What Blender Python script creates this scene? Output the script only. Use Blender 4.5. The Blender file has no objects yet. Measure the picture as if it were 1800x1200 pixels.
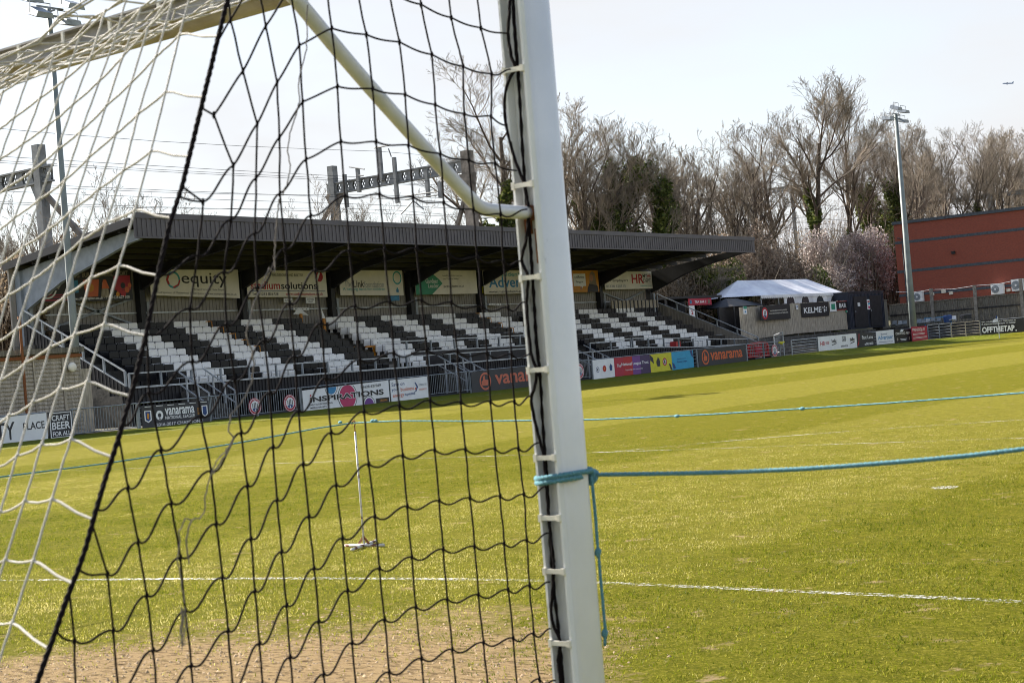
import bpy, math, random
import numpy as np
from mathutils import Vector, Matrix

sc = bpy.context.scene
col = sc.collection
R_ = math.radians

# ------------------------------------------------------------------ camera
F_PX, YAW, PITCH, ROLL = 2786.7, 0.6498, 0.0098, 0.0812
CAM = np.array([2.029, -2.814, 1.502])
_d = np.array([-math.sin(YAW) * math.cos(PITCH), math.cos(YAW) * math.cos(PITCH), math.sin(PITCH)])
_r0 = np.array([math.cos(YAW), math.sin(YAW), 0.0])
_u0 = np.cross(_r0, _d)
_R = math.cos(ROLL) * _r0 - math.sin(ROLL) * _u0
_U = math.sin(ROLL) * _r0 + math.cos(ROLL) * _u0
cam = bpy.data.cameras.new("camera")
cam_o = bpy.data.objects.new("camera", cam)
col.objects.link(cam_o)
M4 = Matrix.Identity(4)
for i in range(3):
    M4[i][0] = _R[i]; M4[i][1] = _U[i]; M4[i][2] = -_d[i]; M4[i][3] = CAM[i]
cam_o.matrix_world = M4
cam.sensor_width = 36.0
cam.lens = F_PX / 1800 * 36
cam.clip_start = 0.05
cam.clip_end = 20000
cam.dof.use_dof = True
cam.dof.focus_distance = 35
cam.dof.aperture_fstop = 14
sc.camera = cam_o

# ------------------------------------------------------------------ light
SUN_EL, SUN_AZ = R_(32), R_(2)          # light travels towards +X, turned 2 degrees to +Y
world = bpy.data.worlds.new("World"); sc.world = world
world.use_nodes = True
nt = world.node_tree
bg = nt.nodes["Background"]
sky = nt.nodes.new("ShaderNodeTexSky")
sky.sky_type = 'NISHITA'
sky.sun_disc = False
sky.sun_elevation = SUN_EL
sky.sun_rotation = R_(270) - SUN_AZ
sky.air_density = 1.0
sky.dust_density = 1.0
sky.ozone_density = 1.0
# thin high veil of cloud over the clear sky
tcw = nt.nodes.new("ShaderNodeTexCoord"); nzw = nt.nodes.new("ShaderNodeTexNoise"); mpw = nt.nodes.new("ShaderNodeMapping")
mpw.inputs["Scale"].default_value = (1.2, 1.2, 4.0)
nt.links.new(tcw.outputs["Generated"], mpw.inputs[0]); nt.links.new(mpw.outputs[0], nzw.inputs["Vector"])
nzw.inputs["Scale"].default_value = 2.2; nzw.inputs["Detail"].default_value = 5
sxw = nt.nodes.new("ShaderNodeSeparateXYZ"); nt.links.new(tcw.outputs["Generated"], sxw.inputs[0])
rmp = nt.nodes.new("ShaderNodeMapRange"); rmp.interpolation_type = 'SMOOTHSTEP'
rmp.inputs[1].default_value = 0.14; rmp.inputs[2].default_value = 0.85; rmp.inputs[3].default_value = 0.90; rmp.inputs[4].default_value = 0.04
nt.links.new(sxw.outputs[2], rmp.inputs[0])
nsc = nt.nodes.new("ShaderNodeMath"); nsc.operation = 'MULTIPLY_ADD'; nsc.inputs[1].default_value = 1.3; nsc.inputs[2].default_value = 0.30
nt.links.new(nzw.outputs[0], nsc.inputs[0])
mlt = nt.nodes.new("ShaderNodeMath"); mlt.operation = 'MULTIPLY'; mlt.use_clamp = True
nt.links.new(rmp.outputs[0], mlt.inputs[0]); nt.links.new(nsc.outputs[0], mlt.inputs[1])
mxw = nt.nodes.new("ShaderNodeMix"); mxw.data_type = 'RGBA'
nt.links.new(mlt.outputs[0], mxw.inputs[0]); nt.links.new(sky.outputs[0], mxw.inputs[6]); mxw.inputs[7].default_value = (3.18, 3.18, 3.24, 1)
nt.links.new(mxw.outputs[2], bg.inputs[0])
bg.inputs[1].default_value = 0.086
sl = bpy.data.lights.new("sun", 'SUN')
sl.energy = 4.6
sl.angle = R_(0.5)
sl.color = (1.0, 0.93, 0.82)
so = bpy.data.objects.new("sun", sl)
col.objects.link(so)
trav = Vector((math.cos(SUN_AZ) * math.cos(SUN_EL), math.sin(SUN_AZ) * math.cos(SUN_EL), -math.sin(SUN_EL)))
so.rotation_euler = trav.to_track_quat('-Z', 'Y').to_euler()
so.location = (-60, 30, 60)
sc.cycles.pixel_filter_type = 'BLACKMAN_HARRIS'; sc.cycles.filter_width = 1.0
sc.view_settings.view_transform = 'Standard'
sc.view_settings.look = 'None'
sc.view_settings.gamma = 1
sc.view_settings.exposure = 1.7

# ------------------------------------------------------------------ helpers
def ray(x, y):
    return CAM, _d + _R * (x - 900) / F_PX + _U * (600 - y) / F_PX
def onX(x, y, X): o, v = ray(x, y); return o + v * (X - o[0]) / v[0]
def onY(x, y, Y): o, v = ray(x, y); return o + v * (Y - o[1]) / v[1]
def onZ(x, y, Z=0.0): o, v = ray(x, y); return o + v * (Z - o[2]) / v[2]

class MB:
    def __init__(s): s.v = []; s.f = []; s.m = []
    def add(s, vs, fs, mi=0):
        b = len(s.v)
        s.v.extend([tuple(float(c) for c in p) for p in vs])
        for f in fs: s.f.append(tuple(b + i for i in f)); s.m.append(mi)
        return s
    def box(s, x0, x1, y0, y1, z0, z1, mi=0):
        vs = [(x, y, z) for x in (x0, x1) for y in (y0, y1) for z in (z0, z1)]
        return s.add(vs, [(0, 1, 3, 2), (4, 6, 7, 5), (0, 4, 5, 1), (2, 3, 7, 6), (0, 2, 6, 4), (1, 5, 7, 3)], mi)
    def beam(s, a, b, w, h, mi=0, up=(0, 0, 1)):
        a = Vector(a); b = Vector(b); d = (b - a).normalized()
        u = Vector(up)
        r = d.cross(u)
        if r.length < 1e-4: r = d.cross(Vector((1, 0, 0)))
        r.normalize(); u2 = r.cross(d).normalized()
        vs = []
        for p in (a, b):
            for sr, su in ((-1, -1), (1, -1), (1, 1), (-1, 1)):
                vs.append(p + r * sr * w / 2 + u2 * su * h / 2)
        return s.add(vs, [(3, 2, 1, 0), (4, 5, 6, 7), (0, 1, 5, 4), (1, 2, 6, 5), (2, 3, 7, 6), (3, 0, 4, 7)], mi)
    def tube(s, pts, r, n=6, mi=0, caps=True):
        P = [Vector(p) for p in pts]
        rs = r if isinstance(r, (list, tuple)) else [r] * len(P)
        t = (P[1] - P[0]).normalized()
        ref = Vector((0, 0, 1)) if abs(t.z) < 0.9 else Vector((1, 0, 0))
        nrm = t.cross(ref).normalized()
        vs = []
        for i, p in enumerate(P):
            if i == 0: t = (P[1] - P[0])
            elif i == len(P) - 1: t = (P[-1] - P[-2])
            else: t = (P[i + 1] - P[i - 1])
            if t.length < 1e-9: t = Vector((0, 0, 1))
            t.normalize()
            nrm = (nrm - t * nrm.dot(t))
            if nrm.length < 1e-6: nrm = t.orthogonal()
            nrm.normalize(); bn = t.cross(nrm)
            for k in range(n):
                a = 2 * math.pi * k / n
                vs.append(p + (nrm * math.cos(a) + bn * math.sin(a)) * rs[i])
        fs = []
        for i in range(len(P) - 1):
            for k in range(n):
                fs.append((i * n + k, i * n + (k + 1) % n, (i + 1) * n + (k + 1) % n, (i + 1) * n + k))
        if caps and n > 3:
            fs.append(tuple(range(n - 1, -1, -1))); fs.append(tuple((len(P) - 1) * n + k for k in range(n)))
        return s.add(vs, fs, mi)
    def poly(s, pts, axis, a0, a1, mi=0):
        """extrude a 2D outline along an axis: axis 'y' -> pts are (x,z); 'x' -> (y,z); 'z' -> (x,y)"""
        n = len(pts); vs = []
        for a in (a0, a1):
            for (p, q) in pts:
                vs.append({'y': (p, a, q), 'x': (a, p, q), 'z': (p, q, a)}[axis])
        fs = [tuple(range(n)), tuple(range(2 * n - 1, n - 1, -1))]
        for i in range(n):
            j = (i + 1) % n
            fs.append((i, i + n, j + n, j))
        return s.add(vs, fs, mi)
    def warp(s, fn): s.v = [fn(*p) for p in s.v]; return s
    def build(s, name, mats, parent=None, smooth=False, recalc=False):
        me = bpy.data.meshes.new(name)
        me.from_pydata(s.v, [], s.f)
        if not isinstance(mats, (list, tuple)): mats = [mats]
        for m in mats: me.materials.append(m)
        if len(mats) > 1: me.polygons.foreach_set('material_index', s.m)
        if smooth: me.polygons.foreach_set('use_smooth', [True] * len(s.f))
        me.update()
        o = bpy.data.objects.new(name, me); col.objects.link(o)
        if parent is not None: o.parent = parent
        return o

def tag(o, label=None, cat=None, group=None, kind=None):
    if label: o['label'] = label
    if cat: o['category'] = cat
    if group: o['group'] = group
    if kind: o['kind'] = kind
    return o
def thing(name, label, cat, group=None, loc=(0, 0, 0)):
    o = bpy.data.objects.new(name, None); col.objects.link(o)
    o.location = loc; o.empty_display_size = 0.3
    return tag(o, label, cat, group)
def copy_tree(o, parent=None):
    c = o.copy(); col.objects.link(c)
    if parent is not None: c.parent = parent
    for ch in list(o.children): copy_tree(ch, c)
    return c

# ------------------------------------------------------------------ materials
def mat(name, c, rough=0.6, var=0.12, scale=6.0, metal=0.0, bump=0.0, bscale=None, spec=0.5, c2=None, stretch=None):
    m = bpy.data.materials.new(name); m.use_nodes = True
    t = m.node_tree; b = t.nodes["Principled BSDF"]
    b.inputs["Roughness"].default_value = rough
    b.inputs["Metallic"].default_value = metal
    b.inputs["Specular IOR Level"].default_value = spec
    tc = t.nodes.new("ShaderNodeTexCoord")
    src = tc.outputs["Object"]
    if stretch:
        mp = t.nodes.new("ShaderNodeMapping"); mp.inputs["Scale"].default_value = stretch
        t.links.new(src, mp.inputs[0]); src = mp.outputs[0]
    nz = t.nodes.new("ShaderNodeTexNoise"); nz.inputs["Scale"].default_value = scale
    nz.inputs["Detail"].default_value = 5; nz.inputs["Roughness"].default_value = 0.6
    t.links.new(src, nz.inputs["Vector"])
    cr = t.nodes.new("ShaderNodeValToRGB")
    lo = c2 if c2 else tuple(max(0, k * (1 - var * 2)) for k in c)
    hi = tuple(min(1, k * (1 + var)) for k in c)
    cr.color_ramp.elements[0].position = 0.32; cr.color_ramp.elements[1].position = 0.68
    cr.color_ramp.elements[0].color = (*lo, 1); cr.color_ramp.elements[1].color = (*hi, 1)
    t.links.new(nz.outputs[0], cr.inputs[0]); t.links.new(cr.outputs[0], b.inputs["Base Color"])
    if bump:
        n2 = t.nodes.new("ShaderNodeTexNoise"); n2.inputs["Scale"].default_value = bscale or scale * 4
        n2.inputs["Detail"].default_value = 4
        t.links.new(src, n2.inputs["Vector"])
        bp = t.nodes.new("ShaderNodeBump"); bp.inputs["Strength"].default_value = bump
        bp.inputs["Distance"].default_value = 0.02
        t.links.new(n2.outputs[0], bp.inputs["Height"]); t.links.new(bp.outputs[0], b.inputs["Normal"])
    return m

def N(t, ty, **kw):
    n = t.nodes.new(ty)
    for k, v in kw.items():
        if k.startswith('i_'):
            key = k[2:].replace('_', ' ')
            n.inputs[key].default_value = v
        else: setattr(n, k, v)
    return n
def mth(t, op, a, b=None, c=None, clamp=False):
    n = t.nodes.new("ShaderNodeMath"); n.operation = op; n.use_clamp = clamp
    for i, v in enumerate((a, b, c)):
        if v is None: continue
        if isinstance(v, (int, float)): n.inputs[i].default_value = v
        else: t.links.new(v, n.inputs[i])
    return n.outputs[0]
def mixc(t, f, a, b):
    n = t.nodes.new("ShaderNodeMix"); n.data_type = 'RGBA'
    for s_, v in ((n.inputs[0], f), (n.inputs[6], a), (n.inputs[7], b)):
        if isinstance(v, (int, float)): s_.default_value = v
        elif isinstance(v, tuple): s_.default_value = (*v, 1)
        else: t.links.new(v, s_)
    return n.outputs[2]

M = {}
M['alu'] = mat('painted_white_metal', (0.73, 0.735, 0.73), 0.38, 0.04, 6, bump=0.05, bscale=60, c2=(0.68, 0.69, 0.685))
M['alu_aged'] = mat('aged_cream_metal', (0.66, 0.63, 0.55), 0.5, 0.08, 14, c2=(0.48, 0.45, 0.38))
M['crossbar'] = mat('shaded_crossbar_paint', (0.36, 0.35, 0.34), 0.45, 0.08, 9, c2=(0.24, 0.225, 0.21))  # frame paint darkened: underside and channel shade put into the colour
M['clip'] = mat('cream_plastic', (0.72, 0.69, 0.60), 0.4, 0.06, 40)
M['rust'] = mat('rust', (0.25, 0.09, 0.03), 0.9, 0.3, 60, bump=0.4)
M['arm'] = mat('cream_enamel_tube', (0.64, 0.65, 0.68), 0.3, 0.05, 12, c2=(0.55, 0.555, 0.56))
M['net_black'] = mat('black_cord', (0.010, 0.007, 0.008), 0.9, 0.3, 900, spec=0.12)
M['net_white'] = mat('white_cord', (0.78, 0.74, 0.66), 0.8, 0.2, 700, bump=0.6, bscale=1500)
M['fray'] = mat('frayed_grey_twine', (0.20, 0.17, 0.15), 0.9, 0.3, 500)
M['rope_blue'] = mat('blue_rope', (0.24, 0.52, 0.60), 0.8, 0.2, 330, bump=0.8, bscale=600, c2=(0.06, 0.27, 0.36))
M['black_steel'] = mat('dark_steel', (0.018, 0.019, 0.024), 0.55, 0.2, 2)
M['black_clad'] = mat('black_cladding', (0.016, 0.015, 0.018), 0.6, 0.3, 3)
M['roof_under'] = mat('dark_roof_sheet', (0.035, 0.033, 0.033), 0.8, 0.15, 1.5)
M['fascia'] = mat('grey_fascia_sheet', (0.085, 0.077, 0.092), 0.5, 0.12, 1.2, c2=(0.065, 0.06, 0.072))
M['galv'] = mat('galvanised_steel', (0.46, 0.49, 0.52), 0.45, 0.15, 5, metal=0.3)
M['galv_dark'] = mat('dull_galvanised_steel', (0.26, 0.29, 0.32), 0.5, 0.15, 4, metal=0.3)
M['pale_beam'] = mat('pale_blue_grey_steel', (0.24, 0.28, 0.33), 0.5, 0.12, 3)
M['grey_clad'] = mat('grey_wall_cladding', (0.30, 0.28, 0.255), 0.7, 0.1, 1.5)
M['concrete'] = mat('concrete', (0.20, 0.19, 0.17), 0.9, 0.2, 4, bump=0.3)
M['con_dark'] = mat('weathered_concrete', (0.085, 0.08, 0.072), 0.95, 0.3, 3, bump=0.4)
M['seat_white'] = mat('white_seat_plastic', (0.82, 0.83, 0.84), 0.4, 0.05, 5)
M['seat_black'] = mat('black_seat_plastic', (0.006, 0.007, 0.011), 0.4, 0.15, 5, spec=0.3)
M['orange'] = mat('orange_paint', (0.55, 0.22, 0.02), 0.5, 0.1, 9)
M['timber'] = mat('weathered_timber', (0.40, 0.35, 0.28), 0.9, 0.25, 3, stretch=(6, 6, 0.7), bump=0.4)
M['timber_dark'] = mat('dark_timber', (0.17, 0.155, 0.125), 0.9, 0.3, 3, stretch=(6, 6, 0.7), bump=0.4)
M['tent'] = mat('white_tent_fabric', (0.82, 0.82, 0.83), 0.45, 0.06, 0.9, bump=1.0, bscale=2.2, c2=(0.60, 0.60, 0.66))
M['brick'] = None
M['band'] = mat('blue_brick_band', (0.075, 0.088, 0.105), 0.8, 0.2, 6)
M['navy'] = mat('navy_container_paint', (0.022, 0.028, 0.045), 0.5, 0.2, 2)
M['red_plastic'] = mat('red_plastic', (0.50, 0.025, 0.03), 0.45, 0.1, 4)
M['white'] = mat('white_board', (0.80, 0.81, 0.82), 0.45, 0.04, 2)
M['cream'] = mat('cream_board', (0.80, 0.76, 0.67), 0.5, 0.05, 1.5)
M['black'] = mat('black_board', (0.015, 0.015, 0.018), 0.5, 0.1, 3)
M['char'] = mat('charcoal_board', (0.032, 0.034, 0.042), 0.5, 0.1, 2)
M['orange_ink'] = mat('orange_ink', (0.62, 0.13, 0.04), 0.5, 0.05, 3)
M['coral_ink'] = mat('coral_ink', (0.55, 0.14, 0.08), 0.5, 0.05, 3)
M['red_ink'] = mat('red_ink', (0.45, 0.02, 0.03), 0.5, 0.05, 3)
M['crimson'] = mat('crimson_board', (0.42, 0.02, 0.05), 0.5, 0.05, 3)
M['magenta'] = mat('magenta_ink', (0.50, 0.04, 0.13), 0.5, 0.05, 3)
M['purple'] = mat('purple_board', (0.055, 0.03, 0.10), 0.5, 0.1, 1)
M['violet'] = mat('violet_ink', (0.16, 0.05, 0.25), 0.5, 0.05, 3)
M['blue_ink'] = mat('blue_ink', (0.03, 0.22, 0.45), 0.5, 0.05, 3)
M['sky_board'] = mat('sky_blue_board', (0.03, 0.33, 0.55), 0.5, 0.05, 3)
M['yellow'] = mat('yellow_board', (0.62, 0.58, 0.03), 0.5, 0.05, 3)
M['amber'] = mat('amber_board', (0.60, 0.25, 0.02), 0.5, 0.06, 3)
M['green_ink'] = mat('green_ink', (0.03, 0.28, 0.17), 0.5, 0.05, 3)
M['teal'] = mat('teal_ink', (0.04, 0.35, 0.38), 0.5, 0.05, 3)
M['dk_blue'] = mat('dark_blue_ink', (0.02, 0.06, 0.20), 0.5, 0.05, 3)
M['skin'] = mat('printed_skin', (0.45, 0.22, 0.14), 0.6, 0.05, 3)
M['bark'] = mat('brown_bark', (0.105, 0.080, 0.062), 0.95, 0.3, 8, bump=0.5)
M['twig'] = mat('bare_twigs', (0.25, 0.205, 0.155), 0.95, 0.3, 0.6)
M['twig_warm'] = mat('reddish_bare_twigs', (0.15, 0.095, 0.065), 0.95, 0.3, 0.6)
M['ivy'] = mat('ivy_leaves', (0.055, 0.085, 0.018), 0.6, 0.35, 1.1, c2=(0.022, 0.038, 0.010))
M['leaf_brown'] = mat('dry_brown_leaves', (0.20, 0.14, 0.07), 0.8, 0.3, 0.9)
M['blossom'] = mat('pale_pink_blossom', (0.42, 0.33, 0.32), 0.8, 0.2, 0.9, c2=(0.25, 0.18, 0.17))
M['tarmac'] = mat('tarmac', (0.055, 0.052, 0.05), 0.95, 0.25, 3, bump=0.3)
M['glass'] = mat('dark_window', (0.05, 0.055, 0.06), 0.15, 0.05, 2)
M['plane'] = mat('blue_grey_aircraft', (0.22, 0.28, 0.38), 0.5, 0.05, 0.1)
M['aerial'] = mat('galvanised_lattice', (0.20, 0.21, 0.215), 0.6, 0.2, 2)
M['rusty_mast'] = mat('brown_weathered_mast', (0.20, 0.175, 0.15), 0.8, 0.3, 2)
M['lamp_glass'] = mat('lamp_lens', (0.35, 0.33, 0.26), 0.3, 0.1, 5)

def brick_mat():
    m = bpy.data.materials.new('red_brick'); m.use_nodes = True
    t = m.node_tree; b = t.nodes["Principled BSDF"]; b.inputs["Roughness"].default_value = 0.9
    tc = N(t, "ShaderNodeTexCoord"); mp = N(t, "ShaderNodeMapping"); mp.inputs["Rotation"].default_value = (R_(90), 0, 0)
    t.links.new(tc.outputs["Object"], mp.inputs[0])
    br = N(t, "ShaderNodeTexBrick"); br.inputs["Scale"].default_value = 4.4
    br.inputs["Color1"].default_value = (0.32, 0.078, 0.046, 1); br.inputs["Color2"].default_value = (0.23, 0.058, 0.037, 1)
    br.inputs["Mortar"].default_value = (0.22, 0.12, 0.09, 1); br.inputs["Mortar Size"].default_value = 0.012
    t.links.new(mp.outputs[0], br.inputs["Vector"])
    nz = N(t, "ShaderNodeTexNoise"); nz.inputs["Scale"].default_value = 0.5; nz.inputs["Detail"].default_value = 6
    t.links.new(tc.outputs["Object"], nz.inputs["Vector"])
    mul = mixc(t, mth(t, 'MULTIPLY', nz.outputs[0], 0.6), br.outputs[0], (0.22, 0.055, 0.035))
    t.links.new(mul, b.inputs["Base Color"])
    return m
M['brick'] = brick_mat()

def pitch_mat():
    m = bpy.data.materials.new('worn_grass'); m.use_nodes = True
    t = m.node_tree; b = t.nodes["Principled BSDF"]
    b.inputs["Roughness"].default_value = 0.95; b.inputs["Specular IOR Level"].default_value = 0.03
    tc = N(t, "ShaderNodeTexCoord"); P = tc.outputs["Object"]
    sx = N(t, "ShaderNodeSeparateXYZ"); t.links.new(P, sx.inputs[0]); X, Y = sx.outputs[0], sx.outputs[1]
    def noise(scale, detail=4, rough=0.6, vec=None):
        n = N(t, "ShaderNodeTexNoise"); n.inputs["Scale"].default_value = scale
        n.inputs["Detail"].default_value = detail; n.inputs["Roughness"].default_value = rough
        t.links.new(vec or P, n.inputs["Vector"]); return n.outputs[0]
    # mowing stripes, 6 m wide, along the pitch
    wob = mth(t, 'MULTIPLY', mth(t, 'SUBTRACT', noise(0.5), 0.5), 0.8)
    ph = mth(t, 'FRACT', mth(t, 'DIVIDE', mth(t, 'ADD', mth(t, 'ADD', X, 60.35), wob), 11.94))
    tri = mth(t, 'ABSOLUTE', mth(t, 'SUBTRACT', ph, 0.5))          # 0..0.5
    stripe = mth(t, 'MULTIPLY', mth(t, 'SUBTRACT', 0.25, tri), 60.0); 
    st = N(t, "ShaderNodeClamp"); t.links.new(mth(t, 'ADD', stripe, 0.5), st.inputs[0])
    dark = (0.132, 0.128, 0.003); light = (0.212, 0.192, 0.026)
    base = mixc(t, st.outputs[0], dark, light)
    # greener, patchier sward close to the goal
    near = N(t, "ShaderNodeMapRange"); near.inputs[1].default_value = 13; near.inputs[2].default_value = 4
    t.links.new(Y, near.inputs[0])
    base = mixc(t, mth(t, 'MULTIPLY', near.outputs[0], 0.75), base, (0.125, 0.138, 0.006))
    # scale-free clump variation
    big = mth(t, 'SUBTRACT', noise(1.3, 6, 0.7), 0.5)
    cl = N(t, "ShaderNodeClamp"); t.links.new(mth(t, 'ADD', mth(t, 'MULTIPLY', big, 2.2), 0.5), cl.inputs[0])
    base = mixc(t, mth(t, 'MULTIPLY', cl.outputs[0], 0.45), base, (0.19, 0.165, 0.025))
    # lusher verge beyond the touchline
    vg = N(t, "ShaderNodeMapRange"); vg.inputs[1].default_value = -38.6; vg.inputs[2].default_value = -40.0
    t.links.new(mth(t, 'ADD', X, wob), vg.inputs[0])
    base = mixc(t, mth(t, 'MULTIPLY', vg.outputs[0], 0.7), base, (0.075, 0.125, 0.012))
    # grain that still shows in the distance, dark part paints in blade self-shadow
    g1_ = N(t, "ShaderNodeMapRange"); g1_.inputs[1].default_value = 0.47; g1_.inputs[2].default_value = 0.55
    t.links.new(noise(5.0, 8, 0.9), g1_.inputs[0])
    base = mixc(t, mth(t, 'MULTIPLY', g1_.outputs[0], 0.5), base, (0.060, 0.068, 0.003))
    g2_ = N(t, "ShaderNodeMapRange"); g2_.inputs[1].default_value = 0.50; g2_.inputs[2].default_value = 0.68
    t.links.new(noise(13, 6, 0.85), g2_.inputs[0])
    base = mixc(t, mth(t, 'MULTIPLY', g2_.outputs[0], 0.45), base, (0.37, 0.32, 0.045))
    # straw flecks and dark gaps
    fine = noise(38, 5, 0.75)
    fl = N(t, "ShaderNodeMapRange"); fl.inputs[1].default_value = 0.52; fl.inputs[2].default_value = 0.66
    t.links.new(fine, fl.inputs[0])
    base = mixc(t, mth(t, 'MULTIPLY', fl.outputs[0], 0.6), base, (0.44, 0.37, 0.07))
    gp = N(t, "ShaderNodeMapRange"); gp.inputs[1].default_value = 0.47; gp.inputs[2].default_value = 0.34
    t.links.new(noise(55, 5, 0.75), gp.inputs[0])
    base = mixc(t, mth(t, 'MULTIPLY', gp.outputs[0], 0.75), base, (0.055, 0.060, 0.008))
    # bare sandy goalmouth
    def sub(a, v): return mth(t, 'SUBTRACT', a, v)
    dx = mth(t, 'DIVIDE', mth(t, 'ADD', X, 3.95), 2.25); dy = mth(t, 'DIVIDE', mth(t, 'SUBTRACT', Y, -0.3), 4.5)
    rr = mth(t, 'SQRT', mth(t, 'ADD', mth(t, 'POWER', mth(t, 'ABSOLUTE', dx), 3), mth(t, 'MULTIPLY', dy, dy)))
    rr = mth(t, 'ADD', rr, mth(t, 'MULTIPLY', sub(noise(0.9, 6, 0.7), 0.5), 1.0))
    rr = mth(t, 'ADD', rr, mth(t, 'MULTIPLY', sub(noise(9, 6, 0.75), 0.5), 0.7))
    md = N(t, "ShaderNodeMapRange"); md.inputs[1].default_value = 1.10; md.inputs[2].default_value = 0.88
    t.links.new(rr, md.inputs[0])
    sc_ = N(t, "ShaderNodeMapping"); sc_.inputs["Scale"].default_value = (1.0, 2.2, 1.0); sc_.inputs["Rotation"].default_value = (0, 0, 0.5)
    t.links.new(P, sc_.inputs[0])
    soiln = noise(11, 6, 0.7, sc_.outputs[0])
    sr = N(t, "ShaderNodeValToRGB"); sr.color_ramp.elements[0].position = 0.34; sr.color_ramp.elements[1].position = 0.52
    sr.color_ramp.elements[0].color = (0.085, 0.055, 0.028, 1); sr.color_ramp.elements[1].color = (0.385, 0.275, 0.145, 1)  # dark end paints shadow into the hollows of the soil
    t.links.new(soiln, sr.inputs[0])
    base = mixc(t, md.outputs[0], base, sr.outputs[0])
    # worn scuffs elsewhere
    wn = N(t, "ShaderNodeMapRange"); wn.inputs[1].default_value = 0.60; wn.inputs[2].default_value = 0.68
    t.links.new(noise(2.6, 6, 0.72), wn.inputs[0])
    base = mixc(t, mth(t, 'MULTIPLY', wn.outputs[0], 0.75), base, (0.40, 0.29, 0.17))
    t.links.new(base, b.inputs["Base Color"])
    bp = N(t, "ShaderNodeBump"); bp.inputs["Strength"].default_value = 1.0; bp.inputs["Distance"].default_value = 0.045
    hh = mth(t, 'ADD', mth(t, 'MULTIPLY', noise(60, 5, 0.8), 0.7), mth(t, 'MULTIPLY', soiln, 1.0))
    t.links.new(hh, bp.inputs["Height"]); t.links.new(bp.outputs[0], b.inputs["Normal"])
    return m
M['pitch'] = pitch_mat()
M['bank'] = mat('scrubby_bank', (0.10, 0.085, 0.045), 0.95, 0.35, 0.8, bump=0.5, c2=(0.04, 0.045, 0.015))

def line_mat():
    m = bpy.data.materials.new('worn_line_paint'); m.use_nodes = True
    t = m.node_tree; b = t.nodes["Principled BSDF"]
    b.inputs["Base Color"].default_value = (0.56, 0.55, 0.50, 1); b.inputs["Roughness"].default_value = 0.9
    tc = N(t, "ShaderNodeTexCoord")
    def noise(s, d=5, r=0.75):
        n = N(t, "ShaderNodeTexNoise"); n.inputs["Scale"].default_value = s; n.inputs["Detail"].default_value = d
        n.inputs["Roughness"].default_value = r; t.links.new(tc.outputs["Object"], n.inputs["Vector"]); return n.outputs[0]
    a = mth(t, 'ADD', mth(t, 'MULTIPLY', noise(30), 1.0), mth(t, 'MULTIPLY', noise(0.8, 3), 0.55))
    mr = N(t, "ShaderNodeMapRange"); mr.inputs[1].default_value = 0.74; mr.inputs[2].default_value = 0.92
    t.links.new(a, mr.inputs[0]); t.links.new(mr.outputs[0], b.inputs["Alpha"])
    return m
M['line'] = line_mat()

# ------------------------------------------------------------------ ground
def ground_z_fence(y):
    return float(np.interp(y, [40, 58, 68, 75, 80, 88, 96, 110, 140], [0, 0, 0.04, 0.08, 0.13, 0.22, 0.26, 0.28, 0.28]))
def gh(x, y):
    z = 0.0
    s = min(1, max(0, (-41.0 - x) / 2.5)); z = max(z, ground_z_fence(y) * s * s * (3 - 2 * s))
    s = min(1, max(0, (y - 109.5) / 2.5)); z = max(z, 0.28 * s * s * (3 - 2 * s))
    return z
def grid(xs, ys, fz):
    m = MB(); vs = [(x, y, fz(x, y)) for y in ys for x in xs]; nx = len(xs)
    fs = [(j * nx + i, j * nx + i + 1, (j + 1) * nx + i + 1, (j + 1) * nx + i) for j in range(len(ys) - 1) for i in range(nx - 1)]
    return m.add(vs, fs)
xs = [-44.6, -44.2, -43.8, -43.4, -43, -42.5, -42, -41.5, -41, -38] + list(range(-34, 20, 6)) + [30, 60]
ys = [-60, -40, -20, -10, 0, 10, 20, 30, 40, 50, 58, 63, 68, 72, 75, 78, 80, 84, 88, 92, 96, 100, 105, 109.5, 110, 110.7, 111.3, 112, 114, 115.5]
tag(grid(xs, ys, gh).build('pitch', M['pitch'], smooth=True), kind='structure')
def bz(x, y):
    if x >= -48: z = gh(-44.6, y) - 0.0
    z = gh(-44.6, min(y, 140))
    s = min(1, max(0, (-56 - x) / 10)); z += 3.2 * s * s * (3 - 2 * s)
    s = min(1, max(0, (y - 119) / 10)); z += 2.0 * s * s * (3 - 2 * s)
    return z
xs2 = [-3000, -900, -300, -160, -110, -90, -80, -72, -66, -63, -60, -58, -56, -52, -48, -44.6]
ys2 = [-400, -200, -60, 0, 30, 40, 58, 68, 75, 80, 88, 96, 110, 115.5, 119, 122, 125, 129, 140, 160, 250, 600, 3000]
tag(grid(xs2, ys2, bz).build('embankment', M['bank'], smooth=True), kind='structure')
tag(grid([-44.6, -20, 20, 100, 400, 3000], [115.5, 119, 122, 125, 129, 140, 160, 250, 600, 3000], lambda x, y: bz(-44.6, y) if x < -40 else bz(-44.6, y)).build('far_ground', M['bank']), kind='structure')
tag(grid([60, 100, 400, 3000], [-400, -60, 0, 60, 115.5], lambda x, y: -0.004).build('side_ground', M['bank']), kind='structure')
tag(grid([-47.6, -44.62], ys2[2:14], lambda x, y: bz(x, y) + 0.008).build('path', M['tarmac']), kind='structure')

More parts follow.
